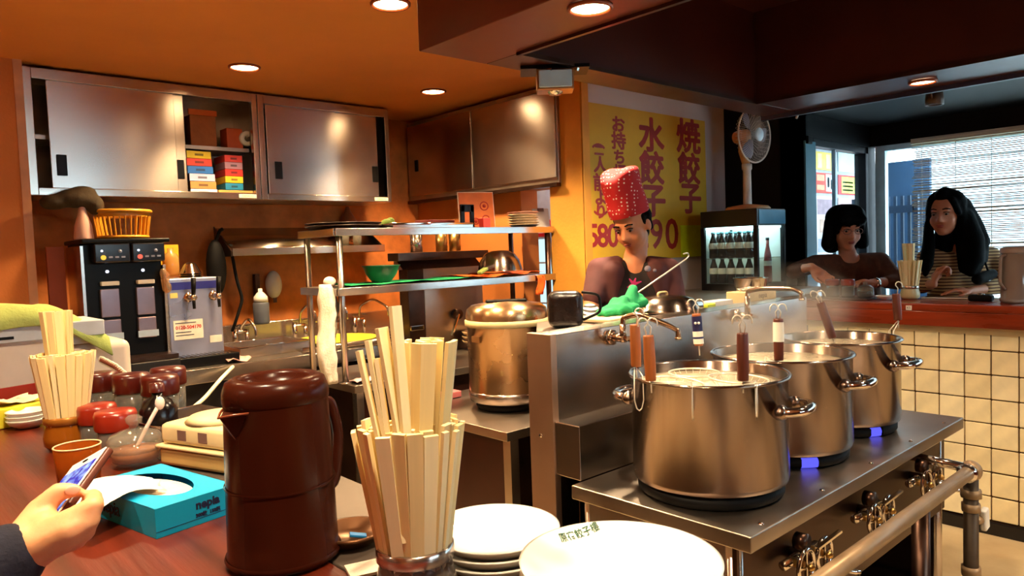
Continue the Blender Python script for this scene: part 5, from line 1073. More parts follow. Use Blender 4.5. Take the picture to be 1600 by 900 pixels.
# ---- condiments
def jar(c, label, r=.036, h=.062, fill=None, lidm=RED, lh=.034):
    t = thing('condiment_jar', label, 'jar', c, 0, 'red lidded condiment jars')
    MB().lathe([(0, 0), (r*.9, 0), (r*.96, .006), (r*.96, h), (r*.93, h), (r*.9, .008), (0, .008)], 32).build('jar_glass', GLASSC, t)
    MB().lathe([(0, .009), (r*.88, .009), (r*.88, h*.8), (0, h*.8)], 28).build('sauce', fill or mat('dark_sauce', (24, 10, 6), .3), t)
    MB().lathe([(r*1.02, h-.006), (r*1.06, h-.002), (r*1.06, h+lh-.008), (r*.98, h+lh), (r*.5, h+lh+.002), (0, h+lh+.002)], 32).build('jar_lid', lidm, t)
REDB = mat('dark_red_lid', (76, 18, 10), .3, var=.15, coat=.3); CHILI = mat('chili_fill', (90, 30, 12), .5, var=.4, scale=60)
jar((.405, 1.735, ZC), 'front red lidded jar beside the sugar pot', .040, .060, CHILI); jar((.335, 1.745, ZC) if False else (.392, 1.835, ZC), 'second red lidded jar just behind the front one', .038, .062)
for i, (x, y, l) in enumerate(((.47, 2.15, 'dark red lidded jar at the left of the back group'), (.52, 2.05, 'dark red lidded jar in the middle of the back group'), (.56, 1.95, 'dark red lidded jar at the right of the back group'), (.62, 2.08, 'dark red lidded jar farthest back in the group'))): jar((x, y, ZC), l, .043, .085, None, REDB, .04)
t = thing('condiment_bottle', 'tall dark soy bottle behind the sugar pot', 'bottle', (.51, 1.80, ZC)); MB().lathe([(0, 0), (.04, 0), (.042, .01), (.042, .07), (.03, .09), (.012, .10), (.012, .115), (0, .115)], 24).build('bottle_body', mat('soy_black', (16, 8, 8), .2), t); MB().lathe([(.016, .11), (.016, .13), (0, .132)], 16).build('bottle_cap', REDB, t)
t = thing('sugar_pot', 'clear glass pot with knobbed lid and spoon', 'glass pot', (.408, 1.607, ZC))
MB().lathe([(0, 0), (.040, 0), (.046, .01), (.050, .035), (.050, .05), (.047, .05), (.046, .035), (.04, .012), (0, .008)], 40).build('pot', GLASSC, t)
MB().lathe([(0, .009), (.043, .012), (.045, .034), (0, .036)], 36).build('contents', mat('brown_paste', (150, 92, 50), .5), t)
MB().lathe([(.051, .05), (.052, .054), (.045, .064), (.025, .072), (.010, .076), (.009, .082), (.015, .088), (.016, .096), (.010, .102), (0, .103)], 40).build('lid', GLASSC, t)
MB().tube(smooth([(.0, 0, .03), (.02, -.005, .07), (.045, -.012, .115)], 4), [.004]*9, 8).ell((.048, -.013, .12), (.010, .007, .014), n=10, m=6).build('spoon', mat('clear_plastic', (226, 206, 196), .15), t)
t = thing('food_container', 'cream plastic container with lid at the left of the pitcher', 'container', (.545, 1.50, ZC), .35)
MB().box(-.075, .075, -.10, .10, 0, .035).build('base', mat('cream_tub', (206, 170, 104), .45), t, bevel=.008); MB().box(-.08, .08, -.105, .105, .036, .042).build('flange', CREAM, t, bevel=.002); MB().box(-.072, .072, -.097, .097, .043, .085).build('upper_tub', CREAM, t, bevel=.01)
MB().lathe([(0, .102), (.03, .101), (.06, .096), (.07, .086), (0, .086)], 32).build('lid', CREAM, t)
for y in (-.03, .03): MB().box(-.0735, -.072, y-.012, y+.012, .055, .075).build('clasp', mat('violet_clasp', (120, 90, 80), .5), t)
t = thing('steel_box', 'low steel box between the glass pot and the cream container', 'box', (.54, 1.72, ZC), .2); MB().box(-.09, .09, -.08, .08, 0, .004).box(-.09, -.086, -.08, .08, .004, .06).box(.086, .09, -.08, .08, .004, .06).box(-.086, .086, -.08, -.076, .004, .06).box(-.086, .086, .076, .08, .004, .06).build('box_body', STEEL, t); MB().tube([(-.09, -.08, .06), (.09, -.08, .06), (.09, .08, .06), (-.09, .08, .06)], .003, 6, closed=True).build('rim', CHROME, t)
t = thing('tea_cup', 'amber tea glass in front of the left chopstick jar', 'cup', (.288, 1.515, ZC)); MB().lathe([(0, 0), (.030, 0), (.034, .006), (.039, .08), (.037, .081), (.032, .008), (0, .006)], 40).build('cup_body', glass('amber_cup', (180, 86, 22), .05, .35), t); MB().lathe([(0, .007), (.031, .008), (.0365, .066), (0, .066)], 36).build('tea', mat('tea', (150, 74, 16), .1), t); MB().tube([(.038*math.cos(a), .038*math.sin(a), .081) for a in [2*PI*k/40 for k in range(40)]], .0016, 6, closed=True).build('rim', mat('pale_rim', (226, 196, 150), .2), t)
# yellow tissue box, saucers
t = thing('tissue_box', 'yellow green tissue box at the far left of the counter', 'tissue box', (.272, 2.30, ZC), .28)
YEL = mat('yellow_card', (206, 206, 30), .5, col2=(226, 212, 70)); MB().box(-.12, .12, -.055, .055, 0, .05).build('box_body', YEL, t, bevel=.002); text('nepia', .026, mat('olive_ink', (110, 110, 40), .5), t, Matrix.Translation((.05, -.0556, .028)) @ FX)
MB().sheet(cloth(-.09, .09, -.035, .04, .008, 10, 6, 4), .001).build('tissue', mat('tissue_pale', (236, 210, 180), .8), t).location = (0, 0, .051)
o = tag(MB().box(-.13, .13, -.002, .002, 0, .085).build('red_card', mat('dark_red_card', (130, 20, 20), .5)), 'dark red card standing behind the yellow tissue box', 'card'); o.location = (.26, 2.385, ZC); o.rotation_euler = (.1, 0, .28)
sc_ = P(40, 664, z=ZC)
for i in range(3): plate((sc_.x, sc_.y-.035, ZC+i*.0105), .047, '%s small white saucer in front of the yellow tissue box' % ('lowest', 'middle', 'topmost')[i], 'small saucers', .55)
plate((.16, 2.47, ZC+.055), .05, 'white saucer behind the red card at the picture edge', 'small saucers', .55); tag(MB().box(-.05, .05, -.05, .05, 0, .053).build('saucer_box', mat('wood_box', (140, 80, 40), .6), bevel=.003), 'small wooden box under the far saucer', 'box').location = (.16, 2.47, ZC)
# ---- white appliance with lime towel
t = thing('ice_shaver', 'white enamel appliance with vents at the far left', 'appliance', (0, 0, 0))
EN = mat('white_enamel', (206, 192, 180), .35, var=.06)
MB().box(.13, .45, 2.47, 2.76, ZC, 1.345).build('housing', EN, t, bevel=.008); MB().box(.452, .64, 2.49, 2.76, ZC, 1.275).build('side_housing', EN, t, bevel=.025, seg=4)
MB().box(.15, .56, 2.455, 2.475, 1.30, 1.345).build('control_strip', mat('blue_white2', (190, 196, 206), .4), t, bevel=.003); MB().box(.455, .56, 2.48, 2.70, 1.275, 1.345).build('top_block', mat('blue_white2', (190, 196, 206), .4), t, bevel=.004)
MB().box(.22, .33, 2.452, 2.456, 1.31, 1.318).build('slot', BLACK, t)
for k in range(4): MB().box(.485+.022*(k % 2), .493+.022*(k % 2), 2.486, 2.492, 1.13+.06*(k//2), 1.17+.06*(k//2)).build('vent', BLACK, t)
g = []
for i in range(25):
    u = i/24; row = []
    for j in range(11):
        v = j/10; x = .03 + .56*u; drop = max(0, u-.72)**1.3*.55; row.append((x-.06*max(0, u-.72), 2.44 + .30*v + .006*math.sin(u*17), 1.375 + .035*math.sin(v*PI)**.5*(1-u*.3) + .006*math.sin(u*13+v*4) - drop - (.035 if j == 0 else 0)))
    g.append(row)
o = tag(MB().sheet(g, .006).build('lime_towel', LIMEC), 'pale lime towel draped over the white appliance', 'towel')
t = thing('metal_canister', 'gold brown canister at the left picture edge', 'canister', (.03, 2.60, ZC)); MB().lathe([(0, 0), (.09, 0), (.09, .22), (.085, .225), (0, .225)], 32).build('can_body', mat('gold_brown', (140, 80, 30), .35, .6, var=.4, scale=8), t); MB().lathe([(.092, .20), (.094, .205), (.092, .21)], 32).build('rim', DKSTEEL, t)
pts = smooth([P(158, 562, y=2.40), P(180, 573, y=2.36), P(202, 592, y=2.3), P(222, 612, y=2.22)], 10); hz = []
co = MB(); 
for i in range(160):
    u = i/159*(len(pts)-1.001); k = int(u); p = pts[k].lerp(pts[k+1], u-k); a = i*.95; hz.append(p + SIDE*.009*math.cos(a) + V((0, 0, .009*math.sin(a))))
cl_ = thing('coiled_cord', 'coiled white cord hanging down beside the white appliance', 'cord', (0, 0, 0)); co.tube(hz, .0028, 6).build('coil', TUBEW, cl_); MB().tube(pts, .007, 8).build('core', mat('brown_core', (120, 60, 40), .5), cl_)
# ================================================================ DINERS' COUNTER
def jarW(px, label, fill, r=.036):
    p = onW(px, 466, 4.24); jar((p.x, p.y, 1.168), label, r, .075, fill, RED, .028)
p = onW(1318, 466, 4.24)
tag(MB().box(-.07, .07, -.16, .16, 0, .010).build('condiment_tray', mat('dark_wood_tray', (60, 26, 14), .5), bevel=.003), 'dark tray under the condiment jars before the woman in brown', 'tray').location = (4.24, p.y, 1.156)
jarW(1301, 'left red lidded jar in front of the woman in brown', CHILI, .038); jarW(1325, 'right red lidded jar in front of the woman in brown', None, .036)
p = onW(1352, 466, 4.24); t = thing('sugar_pot', 'small glass pot on the tray in front of the woman in brown', 'glass pot', (p.x, p.y, 1.168)); MB().lathe([(0, 0), (.036, 0), (.044, .012), (.044, .055), (.041, .055), (.04, .012), (0, .006)], 28).build('pot', GLASSC, t); MB().lathe([(0, .008), (.038, .01), (.039, .035), (0, .035)], 28).build('contents', mat('dark_paste', (40, 16, 10), .4), t); MB().lathe([(.045, .056), (.03, .068), (.008, .074), (.012, .088), (0, .092)], 28).build('lid', GLASSC, t)
p = onW(1383, 468, 4.28); plate((p.x, p.y, 1.156), .052, 'white saucer beside the condiment tray of the diners', 'saucers of the diners', .5)
def phone(px, x, label, rz):
    p = P(px, 460, x=x); t = thing('mobile_phone', label, 'phone', (x, p.y, 1.156), rz, 'phones on the diners counter'); MB().box(-.034, .034, -.066, .066, 0, .008).build('case', WHITEP, t, bevel=.003); MB().box(-.030, .030, -.052, .052, .008, .0085).build('screen', BLACK, t)
phone(1462, 4.45, 'white phone lying between the chopstick jar and the woman in stripes', .1); phone(1496, 4.46, 'second phone lying beside the forearm of the woman in stripes', .15)
pw = onW(1590, 474, 4.28); t = thing('water_jug', 'clear plastic water jug at the right picture edge', 'jug', (4.28, pw.y, 1.156)); JUG = glass('jug_plastic', (196, 178, 166), .08, .35)
MB().lathe([(0, 0), (.07, 0), (.075, .01), (.078, .02), (.073, .03), (.07, .24), (.073, .255), (.069, .255), (.066, .24), (.069, .03), (0, .012)], 40).build('jug_body', JUG, t); MB().lathe([(0, .013), (.068, .03), (.0665, .16), (0, .16)], 32).build('water_fill', glass('jug_water', (206, 196, 190), .02, .6), t)
MB().lathe([(.074, .25), (.075, .268), (.06, .28), (0, .282)], 36).build('jug_lid', mat('grey_lid', (150, 130, 120), .3), t); e = V((-.6, .35, 0)).normalized()
MB().tube(smooth([e*.07+V((0, 0, .24)), e*.10+V((0, 0, .235)), e*.105+V((0, 0, .10)), e*.072+V((0, 0, .07))], 6), .008, 8).build('handle', JUG, t)
# ================================================================ PEOPLE
RG, UPV, BK = CR.col[0].copy(), CR.col[1].copy(), CR.col[2].copy()      # picture right, up, towards the camera
def frame(f, up=(0, 0, 1), roll=0):
    f = V(f).normalized(); r = f.cross(V(up)).normalized(); u = r.cross(f).normalized()
    M_ = Matrix((r, f, u)).transposed().to_4x4()
    return M_ @ Matrix.Rotation(roll, 4, 'Y')
def hand(mb, w, d, n, sgn, curl=.5, thumb=.6, spread=1.0, k=1.0):
    w, d, n = V(w), V(d).normalized(), V(n).normalized(); n = (n - d*n.dot(d)).normalized(); l = d.cross(n).normalized()*sgn
    for i, (lo, mc, ph, r) in enumerate(((.027, .086, (.042, .025, .020), .0088), (.009, .090, (.046, .029, .021), .0090), (-.010, .086, (.043, .027, .020), .0086), (-.027, .078, (.034, .021, .018), .0076))):
        m = w + (d*mc + l*lo*spread)*k; mb.cap(w + (d*.012 + l*lo*.5)*k, m, .0135*k, .0115*k, 10, 4)
        p = m; a = curl*(.7+.12*i)
        for j, L in enumerate(ph):
            q = p + (d*math.cos(a) + n*math.sin(a))*L*k; mb.cap(p, q, (r-.0006*j)*k, (r-.0006*(j+1))*k, 10, 4); p = q; a += curl*(.95 if j == 0 else .7)
    mb.ell(w + (d*.05)*k, (.03*k, .03*k, .02*k), n=12, m=8)
    b0 = w + (d*.018 + l*.018)*k; b1 = b0 + (d*.72 + l*.62 + n*thumb*.5)*.044*k; b2 = b1 + (d*.9 + l*.25 + n*thumb*.6)*.034*k; b3 = b2 + (d*.95 - l*.1 + n*thumb*.7)*.026*k
    mb.cap(b0, b1, .014*k, .0115*k, 10, 4); mb.cap(b1, b2, .0105*k, .0095*k, 10, 4); mb.cap(b2, b3, .0095*k, .0078*k, 10, 4)
def head_mesh(mb, H):
    e = lambda c, r: mb.ell(H @ V(c), r, M=H, n=20, m=14)
    e((0, -.012, .035), (.074, .092, .085)); e((0, .02, -.03), (.059, .066, .083)); e((0, .048, -.090), (.030, .030, .024)); e((.03, .045, -.035), (.032, .03, .036)); e((-.03, .045, -.035), (.032, .03, .036))
    mb.cap(H @ V((0, .082, .006)), H @ V((0, .100, -.030)), .008, .011); mb.cap(H @ V((-.012, .090, -.034)), H @ V((.012, .090, -.034)), .008, .008)
    mb.cap(H @ V((-.034, .072, .024)), H @ V((.034, .072, .024)), .012, .012)
    for s in (-1, 1): e((s*.074, -.008, -.008), (.011, .020, .030))
LIP = mat('lips', (170, 84, 70), .45); EYEW = mat('eye_white', (170, 150, 140), .3); EYEB = mat('iris', (20, 10, 8), .15)
def face_parts(t, H, down=.0):
    for s in (-1, 1):
        ew = MB().ell(H @ V((s*.030, .0735, .002)), (.0125, .007, .0048), M=H, n=12, m=8).build('eye', EYEW, t)
        MB().ell(H @ V((s*.030+.001, .0790, .001-down)), (.0062, .0045, .0052), M=H, n=10, m=6).build('iris', EYEB, ew)
        MB().tube([H @ V((s*.016, .083, .010)), H @ V((s*.030, .0845, .0125)), H @ V((s*.044, .075, .009))], .0022, 6).build('eyelid', HAIR, t)
        MB().tube([H @ V((s*.014, .086, .026)), H @ V((s*.030, .086, .031)), H @ V((s*.048, .074, .026))], .0034, 6).build('eyebrow', HAIR, t)
    MB().ell(H @ V((0, .0865, -.058)), (.020, .008, .0045), M=H, n=14, m=8).ell(H @ V((0, .0855, -.066)), (.016, .008, .0052), M=H, n=14, m=8).build('lips', LIP, t)
def person(label, H, neck, sh, el, wr, hands, hips, knees, ankles, skin=SKIN, vox=.0075, group=None):
    t = thing('person', label, 'person', (0, 0, 0), 0, group); mb = MB(); head_mesh(mb, H)
    hc_ = H @ V((0, -.025, -.06)); neck = V(neck); mb.cap(hc_, neck, .044, .052); pel = (V(hips[0])+V(hips[1]))/2
    smid = (V(sh[0])+V(sh[1]))/2; mb.cap(neck, smid - V((0, 0, .04)), .054, .06); mb.cap(smid - V((0, 0, .10)), pel, .075, .09)
    for i in (0, 1):
        s = V(sh[i]); mb.cap(smid + (s-smid)*.2, s, .05, .044); mb.cap(s, el[i], .044, .036); mb.cap(el[i], wr[i], .036, .025)
        hand(mb, *hands[i]); mb.cap(pel, hips[i], .10, .085); mb.cap(hips[i], knees[i], .080, .052); mb.cap(knees[i], ankles[i], .050, .036); mb.cap(ankles[i], V(ankles[i]) + H.to_3x3() @ V((0, .14, 0)) - V((0, 0, .03)), .038, .03)
    remesh(mb, 'body', skin, vox, 5, t)
    face_parts(t, H, .001); return t
def garment(t, name, m, segs, vox=.011, sm=5):
    mb = MB()
    for p, q, r0, r1 in segs: mb.cap(p, q, r0, r1)
    return remesh(mb, name, m, vox, sm, t)
def torso_segs(neck, sh, hips, el=None, f=.0, wr=None, w=1.0):
    neck = V(neck); smid = (V(sh[0])+V(sh[1]))/2; pel = (V(hips[0])+V(hips[1]))/2; lat = (V(sh[1])-V(sh[0])).normalized(); sg = []
    for k in (-1, 0, 1): sg.append((smid - V((0, 0, (.055 if k else .075))) + lat*k*.085*w, pel + lat*k*.07*w + V((0, 0, .0)), .088*w, .10*w))
    for i in (0, 1):
        s = V(sh[i]); sg.append((smid + (s-smid)*.42 - V((0, 0, .004)), s, .062, .058)); sg.append((s, el[i], .056, .050))
        if wr is not None: sg.append((el[i], V(el[i]).lerp(V(wr[i]), f), .050, .040))
    return sg
PANTS = mat('dark_trousers', (24, 24, 34), .8); SHOE = mat('dark_shoes', (16, 14, 14), .5)
def trousers(t, hips, knees, ankles, fdir):
    pel = (V(hips[0])+V(hips[1]))/2; sg = []
    for i in (0, 1): sg += [(pel, hips[i], .115, .10), (hips[i], knees[i], .094, .066), (knees[i], V(ankles[i])+V((0, 0, .03)), .064, .052)]
    garment(t, 'trousers', PANTS, sg, .014)
    for i in (0, 1): garment(t, 'shoe', SHOE, [(ankles[i], V(ankles[i]) + V(fdir)*.14 - V((0, 0, .03)), .048, .040), (V(ankles[i])-V((0, 0, .035)), V(ankles[i]) + V(fdir)*.14 - V((0, 0, .035)), .038, .038)], .01)
# ------------------------------------------------ the cook
dp = 3.22; hc0 = D(988, 352, dp)
face = (-FWD*.80 - SIDE*.62 + V((0, 0, -.40))).normalized()
H = Matrix.Translation(hc0) @ frame(face, (0.03, 0, 1), 0) @ Matrix.Rotation(.10, 4, 'Y')
sh = [D(936, 424, dp+.02), D(1043, 424, dp+.02)]; neck = D(993, 402, dp+.03)
hips = [sh[0].lerp(sh[1], .25) - V((0, 0, .56)), sh[0].lerp(sh[1], .75) - V((0, 0, .56))]
el = [D(922, 488, dp-.06), D(1058, 486, dp-.02)]; wr = [D(926, 503, 2.99), D(1016, 498, 2.98)]
kn = [h_ - V((0, 0, .42)) for h_ in hips]; an = [V((h_.x, h_.y, .075)) for h_ in hips]
cook = person('cook in a black t-shirt and tall red dotted hat looking down behind the stove', H, neck, sh, el, wr,
    [(wr[0], (-FWD*.6 + SIDE*.35 + V((0, 0, .1))), V((0, 0, -1)), 1, .5, .5), (wr[1], (-FWD*.5 - SIDE*.75), V((0, 0, -1)), -1, .8, .5)], hips, kn, an, mat('skin_cook', (216, 140, 100), .5, var=.08, scale=18, sss=.15))
TEE = mat('black_tee', (26, 14, 16), .8, var=.25, scale=8); VEST = mat('plum_sleeve', (78, 38, 40), .8, var=.2)
sg = torso_segs(neck, sh, hips, [s.lerp(V(e), .55) for s, e in zip(sh, el)]); garment(cook, 't_shirt', TEE, sg)
sm2 = (sh[0]+sh[1])/2
for i in (0, 1): garment(cook, 'vest_panel', VEST, [(sm2.lerp(sh[i], .50) + V((0, 0, .036)) - FWD*.01, sh[i] - FWD*.012 + V((0, 0, .008)), .036, .056), (sh[i] - FWD*.010, sh[i].lerp(V(el[i]), .6) - FWD*.01, .058, .052), (sm2.lerp(sh[i], .62) - FWD*.05, sm2.lerp(sh[i], .66) - FWD*.045 - V((0, 0, .12)), .05, .045)], .009)
garment(cook, 'wrist_cuff', stripes('striped_cuff', (30, 24, 26), (226, 220, 214), 22, 2), [(V(el[0]).lerp(wr[0], .1), V(el[0]).lerp(wr[0], .85), .044, .037)], .008)
pr0 = sm2 - FWD*.118 - V((0, 0, .17)); g_ = MB().add([(-.03, 0, .02), (.005, 0, .0), (.03, 0, -.03), (-.01, 0, -.035), (-.025, 0, -.01)], [(0, 1, 2, 3, 4)]); 
pk = MB()
for a, L in ((.3, .035), (1.2, .028), (2.2, .03), (3.6, .03), (5.0, .03)): pk.bar((0, 0, 0), (L*math.cos(a), 0, L*math.sin(a)), .014, .006, (0, 1, 0), .004, .004)
pk.build('shirt_print', mat('pink_print', (206, 50, 120), .6), cook, loc=D(990, 444, dp-.125), rot=(0, 0, math.atan2(SIDE.y, SIDE.x)))
pk = MB(); pk.ell((0, 0, 0), (.014, .006, .014)).ell((.03, 0, -.008), (.008, .005, .008)).build('shirt_print', mat('grey_print', (150, 140, 160), .6), cook, loc=D(1012, 420, dp-.122), rot=(0, 0, math.atan2(SIDE.y, SIDE.x)))
trousers(cook, hips, kn, an, -FWD)
# hair under the hat, hat
garment(cook, 'hair', HAIR, [(H @ V((-.03, -.03, .03)), H @ V((.03, -.03, .03)), .056, .056), (H @ V((0, -.05, .03)), H @ V((0, -.052, -.05)), .052, .042), (H @ V((.066, -.022, .03)), H @ V((.068, -.03, -.03)), .022, .014), (H @ V((-.066, -.022, .03)), H @ V((-.068, -.03, -.03)), .022, .014), (H @ V((.07, .016, .04)), H @ V((.072, .012, .0)), .010, .006), (H @ V((-.07, .016, .04)), H @ V((-.072, .012, .0)), .010, .006)], .008, 3)
HM, ht, hb = base('red_dotted_cloth'); tcn = nn(ht, 'ShaderNodeTexCoord'); vo = nn(ht, 'ShaderNodeTexVoronoi'); vo.inputs['Scale'].default_value = 62; vo.inputs['Randomness'].default_value = .25
ht.links.new(tcn.outputs['Object'], vo.inputs['Vector']); rr_ = nn(ht, 'ShaderNodeValToRGB'); rr_.color_ramp.elements[0].position = .20; rr_.color_ramp.elements[0].color = (*lin((240, 220, 210)), 1); rr_.color_ramp.elements[1].position = .26; rr_.color_ramp.elements[1].color = (*lin((186, 18, 26)), 1)
ht.links.new(vo.outputs['Distance'], rr_.inputs[0]); ht.links.new(rr_.outputs[0], hb.inputs['Base Color']); hb.inputs['Roughness'].default_value = .8
vs = []; rings = [(.084, .100, .050, 0), (.087, .103, .075, 0), (.084, .100, .10, .0), (.082, .096, .13, -.003), (.083, .096, .165, -.006), (.085, .098, .20, -.01), (.086, .094, .232, -.012), (.078, .082, .246, -.012), (.05, .05, .250, -.012), (.0, .0, .248, -.012)]
mb = MB(); n = 40
for i, (rx, ry, z, oy) in enumerate(rings):
    for k in range(n):
        a = 2*PI*k/n; w_ = 1 + (.035*math.sin(a*5+z*30) + .02*math.sin(a*9-z*50))*(0 if i < 2 else 1); vs.append((rx*w_*math.cos(a), -.008 + oy + ry*w_*math.sin(a), z + (.012*math.cos(a*2+.5) if 5 < i < 9 else 0) + (.012*math.sin(a) if i < 2 else 0)))
mb.add([H @ V(p) for p in vs], [(i*n+k, i*n+(k+1) % n, (i+1)*n+(k+1) % n, (i+1)*n+k) for i in range(len(rings)-1) for k in range(n)], True); mb.build('hat', HM, cook, sub=1)
MB().ell(H @ V((.078, -.002, -.035)), .005, n=8, m=6).build('earring', CHROME, cook)
# ------------------------------------------------ diners
def stool(x, y, label):
    s = thing('bar_stool', label, 'stool', (x, y, 0), 0, 'stools of the diners'); MB().lathe([(0, .72), (.16, .72), (.17, .735), (.165, .765), (.10, .775), (0, .775)], 32).build('seat', mat('stool_seat', (60, 24, 16), .5), s); MB().cyl((0, 0, .02), (0, 0, .72), .028).build('post', CHROME, s); MB().lathe([(0, 0), (.2, 0), (.2, .012), (.04, .03), (0, .03)], 32).build('base', CHROME, s)
    MB().tube([(.13*math.cos(a), .13*math.sin(a), .28) for a in [2*PI*k/28 for k in range(28)]], .009, 8, closed=True).build('foot_ring', CHROME, s)
def seated(hx, fd, lat, z=.86):
    hips = [hx - lat*.09, hx + lat*.09]; hips = [V((h_.x, h_.y, z)) for h_ in hips]; kn = [V((h_.x, h_.y, z+.0)) + fd*.30 + V((0, 0, -.02)) for h_ in hips]; an = [V((k_.x, k_.y, z-.47)) - fd*.05 for k_ in kn]; return hips, kn, an
SKW = mat('skin_diner', (206, 132, 98), .5, var=.08, scale=18, sss=.12)
# woman in brown
dp = 4.52; hc0 = D(1322, 357, dp); face = (-FWD*.96 - SIDE*.04 + V((0, 0, -.22))).normalized(); H = Matrix.Translation(hc0) @ frame(face) @ Matrix.Scale(1.12, 4)
sh = [D(1274, 412, dp+.03), D(1376, 408, dp+.03)]; neck = D(1325, 398, dp+.03); lat = (sh[1]-sh[0]).normalized(); pm = (sh[0]+sh[1])/2
hips, kn, an = seated(V((4.80, pm.y+.02, 0)), V((-.98, -.15, 0)).normalized(), V((.3, -.95, 0)), .87)
el = [D(1240, 424, dp-.04), D(1402, 440, dp-.12)]; wr = [D(1268, 417, 4.36), D(1362, 442, 4.30)]
w1_ = person('woman in a brown sweater with a black bob and glasses behind the counter', H, neck, sh, el, wr,
    [(wr[0], (SIDE*.55 + V((0, 0, -.55)) - FWD*.25), (-FWD*.7 + SIDE*.1), 1, .35, .6), (wr[1], (-SIDE*.9 - FWD*.2 + V((0, 0, .12))), (-FWD*.3 + V((0, 0, -1))), -1, .5, .4)], hips, kn, an, SKW)
BRN = mat('brown_knit', (96, 52, 34), .9, var=.2, scale=40, bump=.4, bscale=150)
garment(w1_, 'sweater', BRN, torso_segs(neck, sh, hips, el, .42, wr, 1.05))
trousers(w1_, hips, kn, an, V((-1, 0, 0)))
hs = lambda p: H @ V(p)
garment(w1_, 'hair', HAIR, [(hs((-.03, -.02, .055)), hs((.03, -.02, .055)), .088, .088), (hs((.074, -.01, .05)), hs((.094, .002, -.085)), .042, .042), (hs((-.074, -.01, .05)), hs((-.094, .002, -.085)), .042, .042), (hs((.03, -.06, .02)), hs((.05, -.06, -.10)), .075, .06), (hs((-.03, -.06, .02)), hs((-.05, -.06, -.10)), .075, .06),
    (hs((-.052, .058, .060)), hs((.052, .058, .060)), .036, .036), (hs((-.03, .03, .09)), hs((.03, .03, .09)), .05, .05), (hs((-.062, .045, .04)), hs((-.068, .050, -.01)), .022, .016), (hs((.062, .045, .04)), hs((.068, .050, -.01)), .022, .016), (hs((0, .072, .055)), hs((.02, .076, .034)), .024, .016), (hs((-.035, .068, .05)), hs((-.03, .074, .028)), .02, .014)], .009, 7)
gl = MB()
for s_ in (-1, 1):
    gl.tube([hs((s_*.031 + .021*math.cos(a), .094, .002 + .015*math.sin(a))) for a in [2*PI*k/20 for k in range(20)]], .0018, 6, closed=True); gl.tube([hs((s_*.052, .093, .004)), hs((s_*.072, .03, .004))], .0015, 6)
gl.tube([hs((-.01, .096, .005)), hs((.01, .096, .005))], .0015, 6); gl.build('eyeglasses', mat('thin_frame', (120, 90, 80), .3, .6), w1_)
wq = V(el[1]).lerp(wr[1], .85); wd_ = (wr[1]-V(el[1])).normalized(); MB().cyl(wq - wd_*.01, wq + wd_*.01, .031, .030).build('wrist_watch', CHROME, w1_)
stool(4.83, pm.y+.02, 'bar stool under the woman in brown')
# woman in stripes
dp = 4.28; hc0 = D(1477, 334, dp); face = (-FWD*.70 - SIDE*.78 + V((0, 0, -.06))).normalized(); H = Matrix.Translation(hc0) @ frame(face) @ Matrix.Scale(1.10, 4); hs = lambda p: H @ V(p)
sh = [D(1448, 404, dp+.04), D(1548, 400, dp+.10)]; neck = D(1492, 386, dp+.06); pm = (sh[0]+sh[1])/2
hips, kn, an = seated(V((4.78, pm.y, 0)), V((-.99, .1, 0)).normalized(), V((-.1, -.99, 0)), .87)
el = [D(1440, 446, dp-.03), D(1570, 446, dp-.02)]; wr = [D(1458, 444, dp-.17), D(1516, 455, dp-.16)]
w2_ = person('woman in a beige striped top with long black hair looking to the left', H, neck, sh, el, wr,
    [(wr[0], (V((0, 0, .85)) + SIDE*.35), (-FWD*.5 + SIDE*.6), -1, 1.25, .6), (wr[1], (-SIDE*.95 + V((0, 0, .10)) - FWD*.1), (V((0, 0, -1))), 1, .25, .5)], hips, kn, an, SKW)
STR = stripes('striped_knit', (206, 164, 112), (96, 58, 40), 17, 2, .9, .62, 1.2)
garment(w2_, 'sweater', STR, torso_segs(neck, sh, hips, el, .55, wr, 1.0)); trousers(w2_, hips, kn, an, V((-1, 0, 0)))
dl = lambda px, py, d_: D(px, py, dp+d_)
garment(w2_, 'hair', HAIR, [(hs((-.02, -.02, .055)), hs((.02, -.02, .055)), .084, .084), (hs((0, -.05, .0)), hs((0, -.055, -.10)), .085, .075), (hs((.07, 0, .03)), hs((.075, .0, -.06)), .03, .028), (hs((-.070, -.005, .03)), hs((-.078, -.01, -.06)), .030, .03),
    (hs((.052, .05, .07)), hs((.074, .03, .0)), .02, .016), (hs((-.05, .05, .072)), hs((-.074, .03, .0)), .02, .016), (hs((0, .04, .095)), hs((0, .0, .10)), .04, .05),
    (dl(1500, 322, .02), dl(1522, 352, .01), .062, .05), (dl(1522, 352, .01), dl(1538, 378, .0), .05, .034), (dl(1505, 340, -.02), dl(1520, 375, -.05), .06, .062), (dl(1520, 375, -.05), dl(1521, 405, -.09), .062, .058), (dl(1521, 405, -.09), dl(1517, 424, -.11), .056, .034), (dl(1536, 378, -.01), dl(1532, 405, -.06), .034, .04), (dl(1532, 400, -.06), dl(1524, 425, -.10), .04, .026), (dl(1505, 370, -.03), dl(1506, 420, -.09), .045, .03),
    (dl(1451, 350, .05), dl(1451, 385, .0), .026, .036), (dl(1451, 385, .0), dl(1447, 412, -.06), .036, .04), (dl(1448, 412, -.07), dl(1446, 428, -.08), .036, .018), (dl(1495, 360, .06), dl(1500, 410, .1), .08, .06), (dl(1475, 372, .05), dl(1470, 405, .06), .06, .05)], .009, 9)
bq = thing('shoulder_bag', 'black shoulder bag in front of the woman in stripes', 'bag', (0, 0, 0)); garment(bq, 'bag_body', RUBBER, [(D(1528, 436, dp-.125), D(1550, 428, dp-.09), .034, .03)], .008, 3); MB().tube(smooth([D(1546, 430, dp-.11), D(1540, 412, dp-.10), D(1530, 390, dp-.06)], 4), .006, 8).build('strap', RUBBER, bq)
